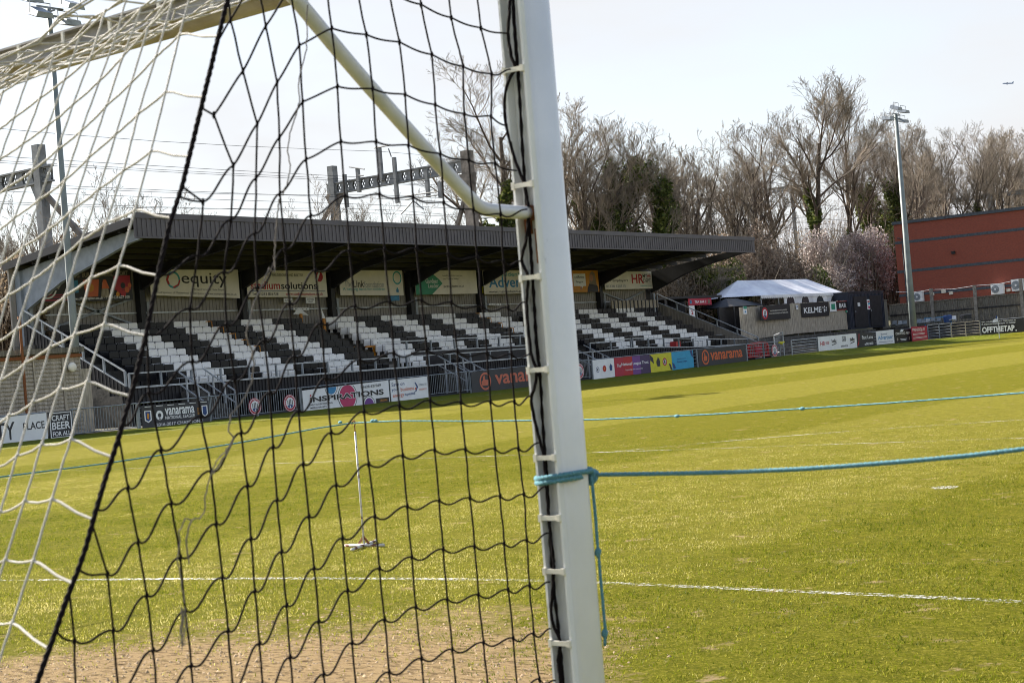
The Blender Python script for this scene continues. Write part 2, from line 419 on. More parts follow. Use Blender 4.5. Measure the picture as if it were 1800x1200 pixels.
# ---- markings
mk = MB()
LZ = 0.004
def strip(pts, w=0.1):
    n = len(pts); vs = []
    for i, (x, y) in enumerate(pts):
        a = pts[max(0, i - 1)]; b = pts[min(n - 1, i + 1)]
        dx, dy = b[0] - a[0], b[1] - a[1]; L = math.hypot(dx, dy); nx, ny = -dy / L * w / 2, dx / L * w / 2
        vs += [(x + nx, y + ny, gh(x, y) + LZ), (x - nx, y - ny, gh(x, y) + LZ)]
    mk.add(vs, [(2 * i, 2 * i + 1, 2 * i + 3, 2 * i + 2) for i in range(n - 1)])
lin = lambda a, b, n: [(a[0] + (b[0] - a[0]) * i / n, a[1] + (b[1] - a[1]) * i / n) for i in range(n + 1)]
six = [tuple(onZ(px, py, 0)[:2]) for px, py in [(0, 1020), (240, 1018), (480, 1016.5), (700, 1017), (930, 1020), (1100, 1026), (1300, 1035), (1550, 1046), (1800, 1058)]]
six = [(-12.82, 5.49)] + six + [(0.9, 5.47), (5.5, 5.49)]
fine_ = []
for a_, b_ in zip(six, six[1:]): fine_ += [(a_[0] + (b_[0] - a_[0]) * k / 6, a_[1] + (b_[1] - a_[1]) * k / 6) for k in range(6)]
strip(fine_ + [six[-1]], 0.085)
strip(lin((-12.82, 0.05), (-12.82, 5.4), 10)); strip(lin((5.5, 0.05), (5.5, 5.4), 10))
strip(lin((-23.8, 16.46), (16.5, 16.46), 60), 0.075); strip(lin((-23.8, 0.05), (-23.8, 16.36), 20))
strip(lin((-38.9, 0.0), (-7.45, 0.0), 40), 0.12); strip(lin((0.12, 0.0), (31, 0.0), 40), 0.12)
strip(lin((-38.9, 0.1), (-38.9, 108.5), 80), 0.10); strip(lin((-38.8, 108.5), (31, 108.5), 40), 0.12)
arc = [(-3.66 + 9.15 * math.cos(a), 10.97 + 9.15 * math.sin(a)) for a in np.linspace(math.asin(5.55 / 9.15), math.pi - math.asin(5.55 / 9.15), 40)]
strip(arc, 0.075)
mk.add([(-3.66 + 0.13 * math.cos(a), 10.97 + 0.13 * math.sin(a), LZ + 0.002) for a in np.linspace(0, 2 * math.pi, 14)[:-1]], [tuple(range(13))])
tag(mk.build('pitch_markings', M['line']), kind='structure')

# short upright blades so the near turf has real relief
rng = np.random.default_rng(4)
def blades(n, y0, y1, h, w, seed):
    r = np.random.default_rng(seed)
    yy = y0 + (y1 - y0) * r.random(n) ** 0.75
    xx = []
    # keep to the wedge of turf in front of the goal
    tl = math.tan(YAW + 0.36); tr = math.tan(YAW - 0.36)
    dist = yy - CAM[1]
    x0 = CAM[0] - dist * tl; x1 = CAM[0] - dist * tr
    xx = x0 + (x1 - x0) * r.random(n)
    fadef = np.clip((y1 - yy) / (y1 - y0) * 1.8, 0, 1) > r.random(n)
    def vn(scale, sd):
        g_ = np.random.default_rng(sd).random((256, 256)); u = xx / scale + 700.3; v = yy / scale + 300.7
        i, j = np.floor(u).astype(int), np.floor(v).astype(int); fu, fv = u - i, v - j; fu = fu * fu * (3 - 2 * fu); fv = fv * fv * (3 - 2 * fv)
        G_ = lambda a, b_: g_[a % 256, b_ % 256]
        return (G_(i, j) * (1 - fu) + G_(i + 1, j) * fu) * (1 - fv) + (G_(i, j + 1) * (1 - fu) + G_(i + 1, j + 1) * fu) * fv
    pn = .4 * vn(.45, 1) + .35 * vn(.16, 2) + .25 * vn(.06, 3)
    fadef = fadef & (r.random(n) < np.clip((pn - .30) * 4.2, .10, 1))
    keep = fadef & ((((np.abs((xx + 3.95) / 2.25) ** 3 + ((yy + 0.3) / 4.5) ** 2) ** 0.5 + (r.random(n) - 0.5) * 0.5) > 1.0) | (r.random(n) < 0.05))
    xx, yy = xx[keep], yy[keep]; n = len(xx)
    ang = r.random(n) * 6.283; hh = h * (0.5 + r.random(n)); ww = w * (0.6 + 0.8 * r.random(n))
    lx = (r.random(n) - 0.5) * 1.6 * hh; ly = (r.random(n) - 0.5) * 1.6 * hh
    V = np.zeros((n, 3, 3))
    V[:, 0] = np.stack([xx - np.cos(ang) * ww, yy - np.sin(ang) * ww, np.zeros(n)], 1)
    V[:, 1] = np.stack([xx + np.cos(ang) * ww, yy + np.sin(ang) * ww, np.zeros(n)], 1)
    V[:, 2] = np.stack([xx + lx, yy + ly, hh], 1)
    me = bpy.data.meshes.new('grass_blades')
    me.vertices.add(3 * n); me.vertices.foreach_set('co', V.reshape(-1))
    me.loops.add(3 * n); me.loops.foreach_set('vertex_index', np.arange(3 * n, dtype=np.int32))
    me.polygons.add(n); me.polygons.foreach_set('loop_start', np.arange(0, 3 * n, 3, dtype=np.int32))
    me.update(calc_edges=True)
    return me
gm = bpy.data.materials.new('turf_blades'); gm.use_nodes = True
t = gm.node_tree; b = t.nodes["Principled BSDF"]; b.inputs["Roughness"].default_value = 0.6; b.inputs["Specular IOR Level"].default_value = 0.12
geo = N(t, "ShaderNodeTexCoord"); wn = N(t, "ShaderNodeTexWhiteNoise"); wn.noise_dimensions = '3D'
sn = N(t, "ShaderNodeVectorMath"); sn.operation = 'SNAP'; sn.inputs[1].default_value = (0.012, 0.012, 10)
t.links.new(geo.outputs["Object"], sn.inputs[0]); t.links.new(sn.outputs[0], wn.inputs[0])
cr = N(t, "ShaderNodeValToRGB"); e = cr.color_ramp.elements
e[0].color = (0.045, 0.075, 0.003, 1); e[1].color = (0.52, 0.46, 0.18, 1); e[1].position = 1.0
x_ = e.new(0.45); x_.color = (0.15, 0.175, 0.007, 1); x_ = e.new(0.75); x_.color = (0.32, 0.295, 0.045, 1)
bn1 = N(t, "ShaderNodeTexNoise"); bn1.inputs["Scale"].default_value = 1.1; bn1.inputs["Detail"].default_value = 4; t.links.new(geo.outputs["Object"], bn1.inputs["Vector"])
bn2 = N(t, "ShaderNodeTexNoise"); bn2.inputs["Scale"].default_value = 7; bn2.inputs["Detail"].default_value = 4; t.links.new(geo.outputs["Object"], bn2.inputs["Vector"])
sx_ = N(t, "ShaderNodeSeparateXYZ"); t.links.new(geo.outputs["Object"], sx_.inputs[0])
tri_ = mth(t, 'ABSOLUTE', mth(t, 'SUBTRACT', mth(t, 'FRACT', mth(t, 'DIVIDE', mth(t, 'ADD', sx_.outputs[0], 60.35), 11.94)), 0.5))
stp_ = mth(t, 'ADD', mth(t, 'MULTIPLY', mth(t, 'SUBTRACT', 0.25, tri_), 12.0), 0.5, clamp=True)
val_ = mth(t, 'ADD', mth(t, 'MULTIPLY', wn.outputs[0], .62), mth(t, 'ADD', mth(t, 'MULTIPLY', mth(t, 'SUBTRACT', bn1.outputs[0], .5), 1.1), mth(t, 'MULTIPLY', mth(t, 'SUBTRACT', bn2.outputs[0], .5), .9)))
val_ = mth(t, 'ADD', val_, mth(t, 'ADD', mth(t, 'MULTIPLY', stp_, .24), .14), clamp=True)
t.links.new(val_, cr.inputs[0]); t.links.new(cr.outputs[0], b.inputs["Base Color"])
tl_ = N(t, "ShaderNodeBsdfTranslucent"); t.links.new(cr.outputs[0], tl_.inputs[0])
mx = N(t, "ShaderNodeMixShader"); mx.inputs[0].default_value = 0.5
t.links.new(b.outputs[0], mx.inputs[1]); t.links.new(tl_.outputs[0], mx.inputs[2])
t.links.new(mx.outputs[0], t.nodes["Material Output"].inputs[0])
me = blades(700000, 1.2, 22, 0.015, 0.0028, 1); me.materials.append(gm)
o = bpy.data.objects.new('grass', me); col.objects.link(o)
tag(o, 'short worn yellow green turf blades in front of the goal', 'grass', kind='stuff')

def crumbs(n, seed):
    r = np.random.default_rng(seed)
    x = -3.95 + 2.3 * (r.random(n) * 2 - 1); y = 1.0 + 3.6 * r.random(n)
    k_ = ((np.abs((x + 3.95) / 2.25) ** 3 + ((y + .3) / 4.5) ** 2) ** .5 + (r.random(n) - .5) * .35) < 1.0
    x, y = x[k_], y[k_]; n = len(x); s = .003 + .010 * r.random(n) ** 3
    V = np.zeros((n, 5, 3)); a0 = r.random(n) * 6.28
    for k in range(4):
        a = a0 + k * math.pi / 2; q = s * (.7 + .6 * r.random(n))
        V[:, k] = np.stack([x + np.cos(a) * q, y + np.sin(a) * q, np.zeros(n) - .001], 1)
    V[:, 4] = np.stack([x + (r.random(n) - .5) * s, y + (r.random(n) - .5) * s, s * (.5 + .5 * r.random(n))], 1)
    m = bpy.data.meshes.new('soil'); m.vertices.add(5 * n); m.vertices.foreach_set('co', V.reshape(-1))
    b = (np.arange(n) * 5)[:, None]; tri = np.concatenate([b + np.array([[0, 1, 4]]), b + np.array([[1, 2, 4]]), b + np.array([[2, 3, 4]]), b + np.array([[3, 0, 4]])], 1).reshape(-1)
    m.loops.add(len(tri)); m.loops.foreach_set('vertex_index', tri.astype(np.int32)); m.polygons.add(len(tri) // 3)
    m.polygons.foreach_set('loop_start', np.arange(0, len(tri), 3, dtype=np.int32)); m.update(calc_edges=True); return m
me = crumbs(14000, 3); me.materials.append(mat('dry_soil', (0.30, 0.215, 0.12), 0.95, 0.3, 20))
o = bpy.data.objects.new('soil_crumbs', me); col.objects.link(o); tag(o, 'loose dry soil crumbs over the worn goalmouth', 'soil', kind='stuff')

# ------------------------------------------------------------------ goal
prof = []
for k in range(25):
    a = R_(-57 + (180 + 114) * k / 24)
    prof.append((0.048 * math.cos(a), 0.008 + 0.055 * math.sin(a)))
prof += [(-0.029, -0.058), (-0.0235, -0.058), (-0.0235, -0.031), (0.0235, -0.031), (0.0235, -0.058), (0.029, -0.058)]
def alu_scuffs():
    m = M['alu']; t = m.node_tree; b = t.nodes["Principled BSDF"]
    src = b.inputs["Base Color"].links[0].from_socket
    tc = N(t, "ShaderNodeTexCoord"); nz = N(t, "ShaderNodeTexNoise"); nz.inputs["Scale"].default_value = 22; nz.inputs["Detail"].default_value = 4
    mp = N(t, "ShaderNodeMapping"); mp.inputs["Scale"].default_value = (1, 1, 0.45); t.links.new(tc.outputs["Object"], mp.inputs[0]); t.links.new(mp.outputs[0], nz.inputs["Vector"])
    mr = N(t, "ShaderNodeMapRange"); mr.inputs[1].default_value = 0.69; mr.inputs[2].default_value = 0.76; t.links.new(nz.outputs[0], mr.inputs[0])
    t.links.new(mixc(t, mth(t, 'MULTIPLY', mr.outputs[0], 0.8), src, (0.12, 0.11, 0.09)), b.inputs["Base Color"])
alu_scuffs()
goal = thing('football_goal', 'white metal football goal frame with net channel and bent support arm, in the foreground', 'goal')
def extr(profile, fn, n):
    m = MB(); k = len(profile); vs = []
    for i in range(n): vs += [fn(p, i) for p in profile]
    fs = [tuple(range(k - 1, -1, -1)), tuple((n - 1) * k + j for j in range(k))]
    for i in range(n - 1):
        for j in range(k):
            fs.append((i * k + j, i * k + (j + 1) % k, (i + 1) * k + (j + 1) % k, (i + 1) * k + j))
    return m.add(vs, fs)
def upright(x):
    u = extr(prof, lambda p, i: (x + p[0], p[1], [-0.1, 2.412][i]), 2).build('upright', M['alu'], goal)
    u.data.polygons.foreach_set('use_smooth', [i >= 2 and (i - 2) % len(prof) < 24 for i in range(len(u.data.polygons))])
    return u
up = upright(0.0); up['label'] = 'near white upright with cord threaded through its rear channel'
upright(-7.32)
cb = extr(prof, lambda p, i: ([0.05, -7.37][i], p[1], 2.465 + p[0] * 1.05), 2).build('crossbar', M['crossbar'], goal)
for px, pz in ((0, [2.33, 2.12, 1.87, 1.67, 1.47, 1.28, 1.15, 1.035, 0.88, 0.74, 0.58, 0.42, 0.27, 0.12]), (-7.32, [2.2, 1.9, 1.6, 1.3, 1.0, 0.7, 0.4, 0.15])):
    for z in pz:
        m = MB().box(px - 0.025, px + 0.027, -0.064, -0.0585, z - 0.005, z + 0.005)
        m.box(px - 0.028, px - 0.020, -0.0655, -0.0582, z - 0.008, z + 0.008).box(px + 0.020, px + 0.0285, -0.0655, -0.0582, z - 0.007, z + 0.007)
        m.build('net_clip', M['clip'], goal)
for k in range(36):
    x = -0.12 - 0.2 * k
    MB().box(x - 0.005, x + 0.005, -0.064, -0.0585, 2.440, 2.490).box(x - 0.008, x + 0.008, -0.0655, -0.0582, 2.435, 2.444).build('net_clip', M['clip'], goal)
def elbow(x):
    P = [(x, -0.05, 1.81), (x, -0.17, 1.812), (x, -0.215, 1.818), (x, -0.25, 1.838), (x, -0.30, 1.873), (x, -0.54, 2.05), (x, -0.71, 2.186), (x, -0.93, 2.37), (x, -0.985, 2.42), (x, -0.99, 2.46), (x, -0.96, 2.49), (x, -0.90, 2.5), (x, -0.05, 2.5)]
    # smooth
    pts = []
    for i in range(len(P) - 1):
        for s in range(4):
            u = s / 4; p0 = Vector(P[max(i - 1, 0)]); p1 = Vector(P[i]); p2 = Vector(P[i + 1]); p3 = Vector(P[min(i + 2, len(P) - 1)])
            pts.append(0.5 * ((2 * p1) + (p2 - p0) * u + (2 * p0 - 5 * p1 + 4 * p2 - p3) * u * u + (3 * p1 - p0 - 3 * p2 + p3) * u ** 3))
    pts.append(Vector(P[-1]))
    return MB().tube(pts, 0.0145, 14).build('support_arm', M['arm'], goal, smooth=True)
elbow(0.0); elbow(-7.32)
MB().box(-0.0225, -0.004, -0.036, -0.0312, 1.765, 1.80).box(0.004, 0.0225, -0.037, -0.0312, 1.70, 1.775).box(0.010, 0.0225, -0.036, -0.0312, 1.80, 1.86).tube([(0, -0.036, 1.81), (0, -0.052, 1.8103)], 0.0175, 12).build('rusty_joint', M['rust'], goal)

# ------------------------------------------------------------------ goal net, knot by knot
C = {
1: [(835,-32),(845,49),(864,130),(863,204),(870,287),(880,376),(885,458),(893,540),(899,622),(904,705),(911,787),(921,868),(926,948),(931,1028),(938,1112),(948,1192)],
2: [(783,-50),(793,31),(814,117),(816,200),(824,281),(832,368),(839,452),(848,538),(856,620),(862,705),(870,788),(879,871),(886,954),(893,1035),(902,1120),(909,1204)],
3: [(730,-70),(740,8),(759,96),(765,184),(774,270),(780,356),(788,446),(793,531),(804,617),(810,706),(818,789),(826,874),(834,959),(841,1044),(850,1128),(858,1215)],
4: [(675,-92),(684,-15),(702,74),(712,166),(718,255),(726,346),(732,436),(741,527),(750,614),(756,703),(764,790),(772,879),(779,964),(786,1052),(795,1140),(803,1228)],
5: [(612,-110),(624,-32),(644,61),(655,156),(661,249),(667,341),(676,438),(685,530),(692,620),(702,712),(708,800),(716,889),(724,978),(731,1066),(741,1156),(748,1245)],
6: [(558,-128),(570,-46),(583,50),(593,152),(599,249),(606,344),(614,440),(624,538),(633,632),(640,723),(648,815),(659,907),(667,998),(676,1088),(684,1180),(691,1270)],
7: [(500,-100),(510,-20),(526,80),(532,179),(538,280),(546,379),(554,475),(564,568),(573,664),(582,760),(591,852),(602,945),(611,1037),(619,1129),(628,1222),(636,1312)],
8: [(450,-45),(467,46),(487,145),(491,242),(492,340),(501,437),(509,533),(517,626),(525,722),(533,815),(543,907),(552,998),(560,1091),(569,1184),(577,1275),(586,1366)],
9: [(405,35),(427,125),(452,218),(450,313),(448,410),(452,505),(465,598),(474,690),(480,785),(487,878),(495,969),(504,1063),(510,1154),(518,1245),(526,1337),(534,1428)],
10: [None,(376,202),(410,291),(406,386),(394,478),(398,570),(413,666),(424,760),(435,853),(441,946),(448,1038),(456,1130),(463,1222),(471,1314),(479,1406),(487,1497)],
11: [None,None,(357,355),(348,449),(334,542),(338,635),(353,731),(371,827),(380,920),(391,1014),(401,1108),(409,1205),(417,1298),(425,1390),(433,1482),(441,1574)],
12: [None,None,None,None,None,(262,690),(283,790),(301,884),(317,979),(326,1073),(336,1169),(344,1265),(352,1358),(360,1450),(368,1543),(376,1636)],
13: [None]*6+[(225,857),(243,952),(258,1046),(269,1142),(278,1238),(286,1332),(294,1426),(302,1520),(310,1614),(318,1707)],
14: [None]*7+[(189,1009),(199,1107),(208,1207),(216,1302),(224,1397),(232,1492),(240,1587),(248,1680),(256,1773)],
15: [None]*8+[(131,1126),(134,1225),(142,1322),(150,1418),(158,1514),(166,1610),(174,1706),(182,1800)],
}
SEAM = [(430,-120),(414,-55),(400,0),(385,60),(354,188),(320,328),(298,395),(278,482),(257,588),(234,680),(209,768),(186,838),(168,900),(150,965),(138,1000),(118,1050),(98,1108),(65,1200)]
seam_at = {0:(390,74),1:(354,190),2:(313,345),3:(279,480),4:(260,586),5:(215,745),6:(170,894),7:(139,1000),8:(98,1108),9:(62,1212),10:(30,1310)}
RATT = [(880,-20),(891,59),(897,122),(889,221),(908,300),(926,368),(914,459),(922,531),(936,622),(933,696),(948,778),(962,854),(965,936),(966,1022),(968,1104),(976,1195)]
nrow = 16
# carry every strand on down to the turf
for c in C:
    L = C[c]
    while True:
        p = L[-1]; q_ = L[-2]
        n_ = (2 * p[0] - q_[0], 2 * p[1] - q_[1])
        if onX(n_[0], n_[1], 0.0)[2] < 0.02 or len(L) > 26: break
        L.append(n_)
while len(RATT) < 24: RATT.append((2 * RATT[-1][0] - RATT[-3][0], RATT[-1][1] + 84)) if False else RATT.append((RATT[-1][0] + 7, RATT[-1][1] + 84))
NX = 0.0345
rn = random.Random(5)
def side(p, extra=0.0): 
    v = onX(p[0], p[1], NX + extra); return Vector(v)
def bez(a, b, sag, n=9, hump=0.4, lin_=0.0):
    a = np.array(a, float); b = np.array(b, float)       # a left, b right (pixels)
    dx = b[0] - a[0]
    p1 = a + np.array([hump * dx, sag * 1.25]); p2 = b + np.array([-hump * dx, -sag * 0.1])
    out = []
    for i in range(n + 1):
        t_ = i / n
        q0 = (1 - t_) ** 3 * a + 3 * (1 - t_) ** 2 * t_ * p1 + 3 * (1 - t_) * t_ ** 2 * p2 + t_ ** 3 * b
        l0 = a + (b - a) * t_
        out.append(tuple(q0 * (1 - lin_) + l0 * lin_))
    return out
net = thing('goal_net', 'sagging football net with black side panel and white back panel laced to the near post', 'net')
sm = MB(); RB = 0.0019
for c, L in C.items():
    pts = []
    prev = None
    for i, p in enumerate(L):
        if p is None: continue
        if prev is not None:
            for s in (0.33, 0.67):
                w = rn.uniform(-1.0, 1.0)
                pts.append(side((prev[0] + (p[0] - prev[0]) * s + w, prev[1] + (p[1] - prev[1]) * s)))
        elif i > 0 and c >= 10:
            sp = {10: (376, 100), 11: (320, 328), 12: (258, 588), 13: (209, 767), 14: (162, 920), 15: (122, 1040)}[c]
            if c != 10: pts.append(side(sp)); pts.append(side(((sp[0] * 2 + p[0]) / 3, (sp[1] * 2 + p[1]) / 3)))
        pts.append(side(p)); prev = p
    if L[0] is not None:                                    # up to the bar it hangs from
        v0 = pts[0]; pts.insert(0, Vector((v0.x * .5, v0.y * .985, 2.487)))
    sm.tube(pts, RB, 6)
    for p in L:
        if p is not None:                                   # knots
            v = side(p); sm.tube([v + Vector((0, 0, 0.006)), v + Vector((0, 0.001, 0.002)), v + Vector((0, -0.001, -0.003)), v - Vector((0, 0, 0.007))], [0.0017, 0.0030, 0.0028, 0.0017], 6)
for r in range(24):
    row = [(c, C[c][r]) for c in range(1, 16) if r < len(C[c]) and C[c][r] is not None]
    if not row: continue
    # attachment on the post side
    links = []
    if r < len(RATT) and row[0][0] == 1: links.append((row[0][1], RATT[r]))
    for (c1, p1), (c2, p2) in zip(row, row[1:]): links.append((p2, p1))
    if r in seam_at: links.append(((float(np.interp(seam_at[r][1], [q_[1] for q_ in SEAM], [q_[0] for q_ in SEAM])), seam_at[r][1]), row[-1][1]))
    for a, b_ in links:
        up_ = min(1, max(0, (430 - (a[1] + b_[1]) / 2) / 200)) * (1 if a[0] < 560 else 0.4)
        sag = 16 * (1 - 0.75 * up_) if a[0] > 640 else 13 * (1 - up_)
        pts = bez(a, b_, sag, 10, 0.42, 0.85 * up_)
        sm.tube([side(p) for p in pts], RB, 6, caps=False)
sp_ = sm.build('side_panel', M['net_black'], net, smooth=True)
sp_['label'] = 'black square mesh hanging between the near post and the corner rope'
# corner rope
seamP = [side(p, 0.001) for p in SEAM]
seamP.insert(0, Vector((NX * .5, -0.80, 2.487))); last = seamP[-1]; prev = seamP[-4]; dirn = (last - prev).normalized()
while seamP[-1].z > 0.06: seamP.append(seamP[-1] + dirn * 0.09)
def twist(pts, r, turns, n=3, samples=6):
    """laid rope: n strands wound round a path"""
    P = []
    for i in range(len(pts) - 1):
        for s in range(samples): P.append(pts[i].lerp(pts[i + 1], s / samples))
    P.append(pts[-1]); m = MB()
    cum = [0]
    for a, b_ in zip(P, P[1:]): cum.append(cum[-1] + (b_ - a).length)
    for k in range(n):
        q_ = []
        for i, p in enumerate(P):
            t_ = (P[min(i + 1, len(P) - 1)] - P[max(i - 1, 0)]).normalized()
            u = t_.orthogonal().normalized() if abs(t_.z) > 0.999 else t_.cross(Vector((0, 0, 1))).normalized(); w = t_.cross(u)
            a = cum[i] * turns * 2 * math.pi + 2 * math.pi * k / n
            q_.append(p + (u * math.cos(a) + w * math.sin(a)) * r * 0.52)
        m.tube(q_, r * 0.62, 6)
    return m
def dens(pts, step):
    out = [pts[0]]
    for a, b_ in zip(pts, pts[1:]):
        n = max(1, int((b_ - a).length / step))
        for i in range(1, n + 1): out.append(a.lerp(b_, i / n))
    return out
twist(dens(seamP, 0.012), 0.0044, 22, 3, 1).build('corner_rope', M['net_black'], net, smooth=True)
# cord in the post channel
def cordY(L, y, r, mat_, name):
    P = [Vector(onY(a, b_, y)) for a, b_ in L]
    while P[-1].z > 0.05: P.append(P[-1] + Vector((rn.uniform(-.004, .004) - (P[-1].x) * 0.3, 0, -0.07)))
    pts = []
    for i in range(len(P) - 1):
        for s in range(4):
            u = s / 4; p0 = P[max(i - 1, 0)]; p1 = P[i]; p2 = P[i + 1]; p3 = P[min(i + 2, len(P) - 1)]
            pts.append(0.5 * ((2 * p1) + (p2 - p0) * u + (2 * p0 - 5 * p1 + 4 * p2 - p3) * u * u + (3 * p1 - p0 - 3 * p2 + p3) * u ** 3))
    pts.append(P[-1])
    return twist(pts, r, 11, 3, 1).build(name, mat_, net, smooth=True)
cordY([(899,-60),(897,-10),(895,30),(893,60),(899,100),(905,120),(893,145),(887,180),(890,221),(905,280),(922,326),(929,372),(925,420),(917,458),(928,486),(926,540),(934,622),(943,649),(940,680),(934,697),(938,730),(950,778),(956,803),(960,850),(965,911),(970,960),(974,995),(971,1040),(969,1080),(976,1106),(985,1128),(981,1160),(986,1200)], -0.058, 0.0036, M['net_black'], 'lacing_cord')
cordY([(900,-60),(904,40),(909,110),(912,150),(921,300),(930,400),(936,486),(943,600),(949,660),(957,790),(962,850),(970,990),(984,1130),(990,1200)], -0.042, 0.0040, M['net_black'], 'lacing_cord')
# frayed repair twine
fr = MB()
def frP(L, r=0.0012, off=0.006):
    P = [side(p, off) for p in L]; fr.tube([p + Vector((0, rn.uniform(-.0015, .0015), rn.uniform(-.0015, .0015))) for p in dens(P, 0.006)], r, 5)
frP([(541,10),(538,40),(540,60),(538,88),(533,110),(527,134),(524,150),(527,178),(520,200),(508,240),(505,268),(510,290),(506,320),(496,343)])
frP([(490,350),(484,420),(482,480),(474,470),(447,530),(432,590),(443,616),(447,640),(442,672),(425,708),(405,730),(401,757),(411,767)], 0.0014)
frP([(411,767),(406,780),(380,812),(372,829),(361,870),(360,900),(352,909),(337,914),(325,912),(314,934),(316,955),(312,980),(318,1020),(325,1060)], 0.0011)
frP([(411,767),(402,790),(384,818),(374,832)], 0.0014); frP([(336,914),(330,930),(328,950),(330,975),(333,990)], 0.0013)
for k in range(7): frP([(322 + rn.uniform(-4, 8), 1068), (320 + rn.uniform(-10, 10), 1100), (318 + rn.uniform(-8, 8), 1120 + rn.uniform(0, 25))], 0.0008)
fr.build('frayed_twine', M['fray'], net)
# white back panel (surface that leans out behind the goal)
pa = onX(400, 0, 0.03); pb = onX(65, 1200, 0.03); KB = (pb[1] - pa[1]) / (pb[2] - pa[2])
def back(p, off=0.0):
    o_, v = ray(*p); t_ = (pa[1] + off + KB * (o_[2] - pa[2]) - o_[1]) / (v[1] - KB * v[2]); return Vector(o_ + v * t_)
ROWS = {
'X': [None,None,None,None,(225,-10),(185,20),(140,65),(95,96),(51,129),(5,162)],
'Y': [None,None,(335,-60),(248,15),(205,60),(160,100),(114,140),(71,172),(25,207)],
'Z': [(345,-45),(302,5),(260,50),(217,98),(175,142),(128,184),(85,220),(41,252),(0,280)],
'A': [(316,61),(274,100),(231,145),(187,186),(143,230),(102,262),(57,300),(14,329)],
'B': [(291,162),(243,200),(204,235),(156,277),(115,316),(69,351),(26,382),(-12,412)],
'C': [(265,266),(217,300),(174,332),(128,368),(83,406),(41,434),(0,466)],
'D': [(237,369),(187,392),(144,422),(98,460),(57,492),(14,520),(-28,548)],
'E': [(209,467),(160,488),(115,520),(69,552),(29,579),(-12,606)],
'F': [(183,570),(131,588),(88,610),(45,638),(2,668),(-40,695)],
'G': [(153,671),(104,683),(58,706),(16,730),(-26,752)],
'H': [(124,772),(73,781),(30,800),(-10,822)],
'I': [(91,877),(43,880),(0,900),(-42,915)],
'J': [(58,985),(9,983),(-36,992),(-80,1003)],
'K': [(21,1094),(-27,1090),(-70,1096)],
'L': [(-15,1200),(-62,1196)],
'M': [(-50,1310),(-97,1305)],
'N': [(-86,1420),(-133,1415)],
}
SE = {'Z': (412,-50), 'A': (381,64), 'B': (350,171), 'C': (326,275), 'D': (298,383), 'E': (270,484), 'F': (253,590), 'G': (218,696), 'H': (186,803), 'I': (155,913), 'J': (120,1025), 'K': (80,1140), 'L': (40,1255), 'M': (2,1365), 'N': (-36,1475)}
order = list('XYZABCDEFGHIJKLMN')
NW = 24
W3 = {}
for r in order:
    row = ROWS[r]
    for i, p in enumerate(row):
        if p is not None: W3[(r, i)] = back(p)
    last = max(i for i, p in enumerate(row) if p is not None)
    for i in range(last + 1, NW):
        a = W3[(r, i - 1)]; d_ = (W3[(r, last)] - W3[(r, last - 1)])
        fade = max(0.0, 1 - (i - last) / 9)
        W3[(r, i)] = a + Vector((-0.062, d_.y * fade, d_.z * fade))
def snap(p): return (float(np.interp(p[1], [q_[1] for q_ in SEAM], [q_[0] for q_ in SEAM])), p[1])
wm = MB(); RW = 0.0020
def wav(a, b_, n=5, amp=0.0012, sag=0.0):
    out = []
    for i in range(n + 1):
        s = i / n; q_ = a.lerp(b_, s)
        if 0 < i < n: q_ = q_ + Vector((rn.uniform(-amp, amp), rn.uniform(-amp, amp), rn.uniform(-amp, amp) - sag * 4 * s * (1 - s)))
        out.append(q_)
    return out
def wstr(a, b_, sag=0.0): wm.tube(wav(a, b_, 6, 0.0006, sag), RW, 6, caps=False)
for ri, r in enumerate(order):
    for i in range(NW):
        if (r, i) not in W3: continue
        if (r, i + 1) in W3: wstr(W3[(r, i)], W3[(r, i + 1)], 0.0015 if ri < 9 else 0.004)
        if ri + 1 < len(order) and (order[ri + 1], i) in W3: wstr(W3[(r, i)], W3[(order[ri + 1], i)])
        v = W3[(r, i)]; wm.tube([v + Vector((0.004, 0, 0.003)), v, v - Vector((0.004, 0, 0.003))], [0.0020, 0.0029, 0.0020], 6)
    if r in SE: wm.tube([W3[(r, 0)], W3[(r, 0)].lerp(side(snap(SE[r])), 0.2) + Vector((0, 0, 0.002)), W3[(r, 0)].lerp(side(snap(SE[r])), 0.6) - Vector((0, 0, 0.002)), side(snap(SE[r]))], RW * 1.12, 6, caps=False)
# lower rows, out of the photo, down to the turf
bp_ = wm.build('back_panel', M['net_white'], net, smooth=True); bp_['label'] = 'white square mesh sloping away behind the goal'
# top edge of the back panel and the roof panel up to the crossbar
rm = MB()
EDGE = [back(p) for p in [(414,-60),(335,-75),(300,-62),(225,-45),(163,0),(109,33),(68,71),(20,95),(-30,118)]]
while EDGE[-1].x > -2.4: EDGE.append(EDGE[-1] + Vector((-0.09, 0, -0.008)))
rm.tube(EDGE, 0.0022, 6)
ed = dens(EDGE, 0.05)
nroof = 9
Kx = []
x = -0.15
while x > -3.2:
    j = min(range(len(ed)), key=lambda q_: abs(ed[q_].x - (x * 0.72)))
    e_ = ed[j]
    t0 = Vector((x - 0.03, -0.058, 2.44 + rn.uniform(-0.02, 0.03)))
    line_ = []
    for k in range(nroof + 1):
        s = k / nroof
        q_ = e_.lerp(t0, s); q_.z -= 0.05 * math.sin(math.pi * s) * (0.4 + 0.6 * min(1, -x / 1.5)) + rn.uniform(-0.008, 0.008); q_.x += rn.uniform(-0.012, 0.012)
        line_.append(q_)
    Kx.append(line_); x -= 0.075
for line_ in Kx: rm.tube(line_, RW, 6, caps=False)
for a, b_ in zip(Kx, Kx[1:]):
    for k in range(nroof + 1): rm.tube([a[k], b_[k]], RW, 6, caps=False)
rm.build('roof_panel', M['net_white'], net, smooth=True)

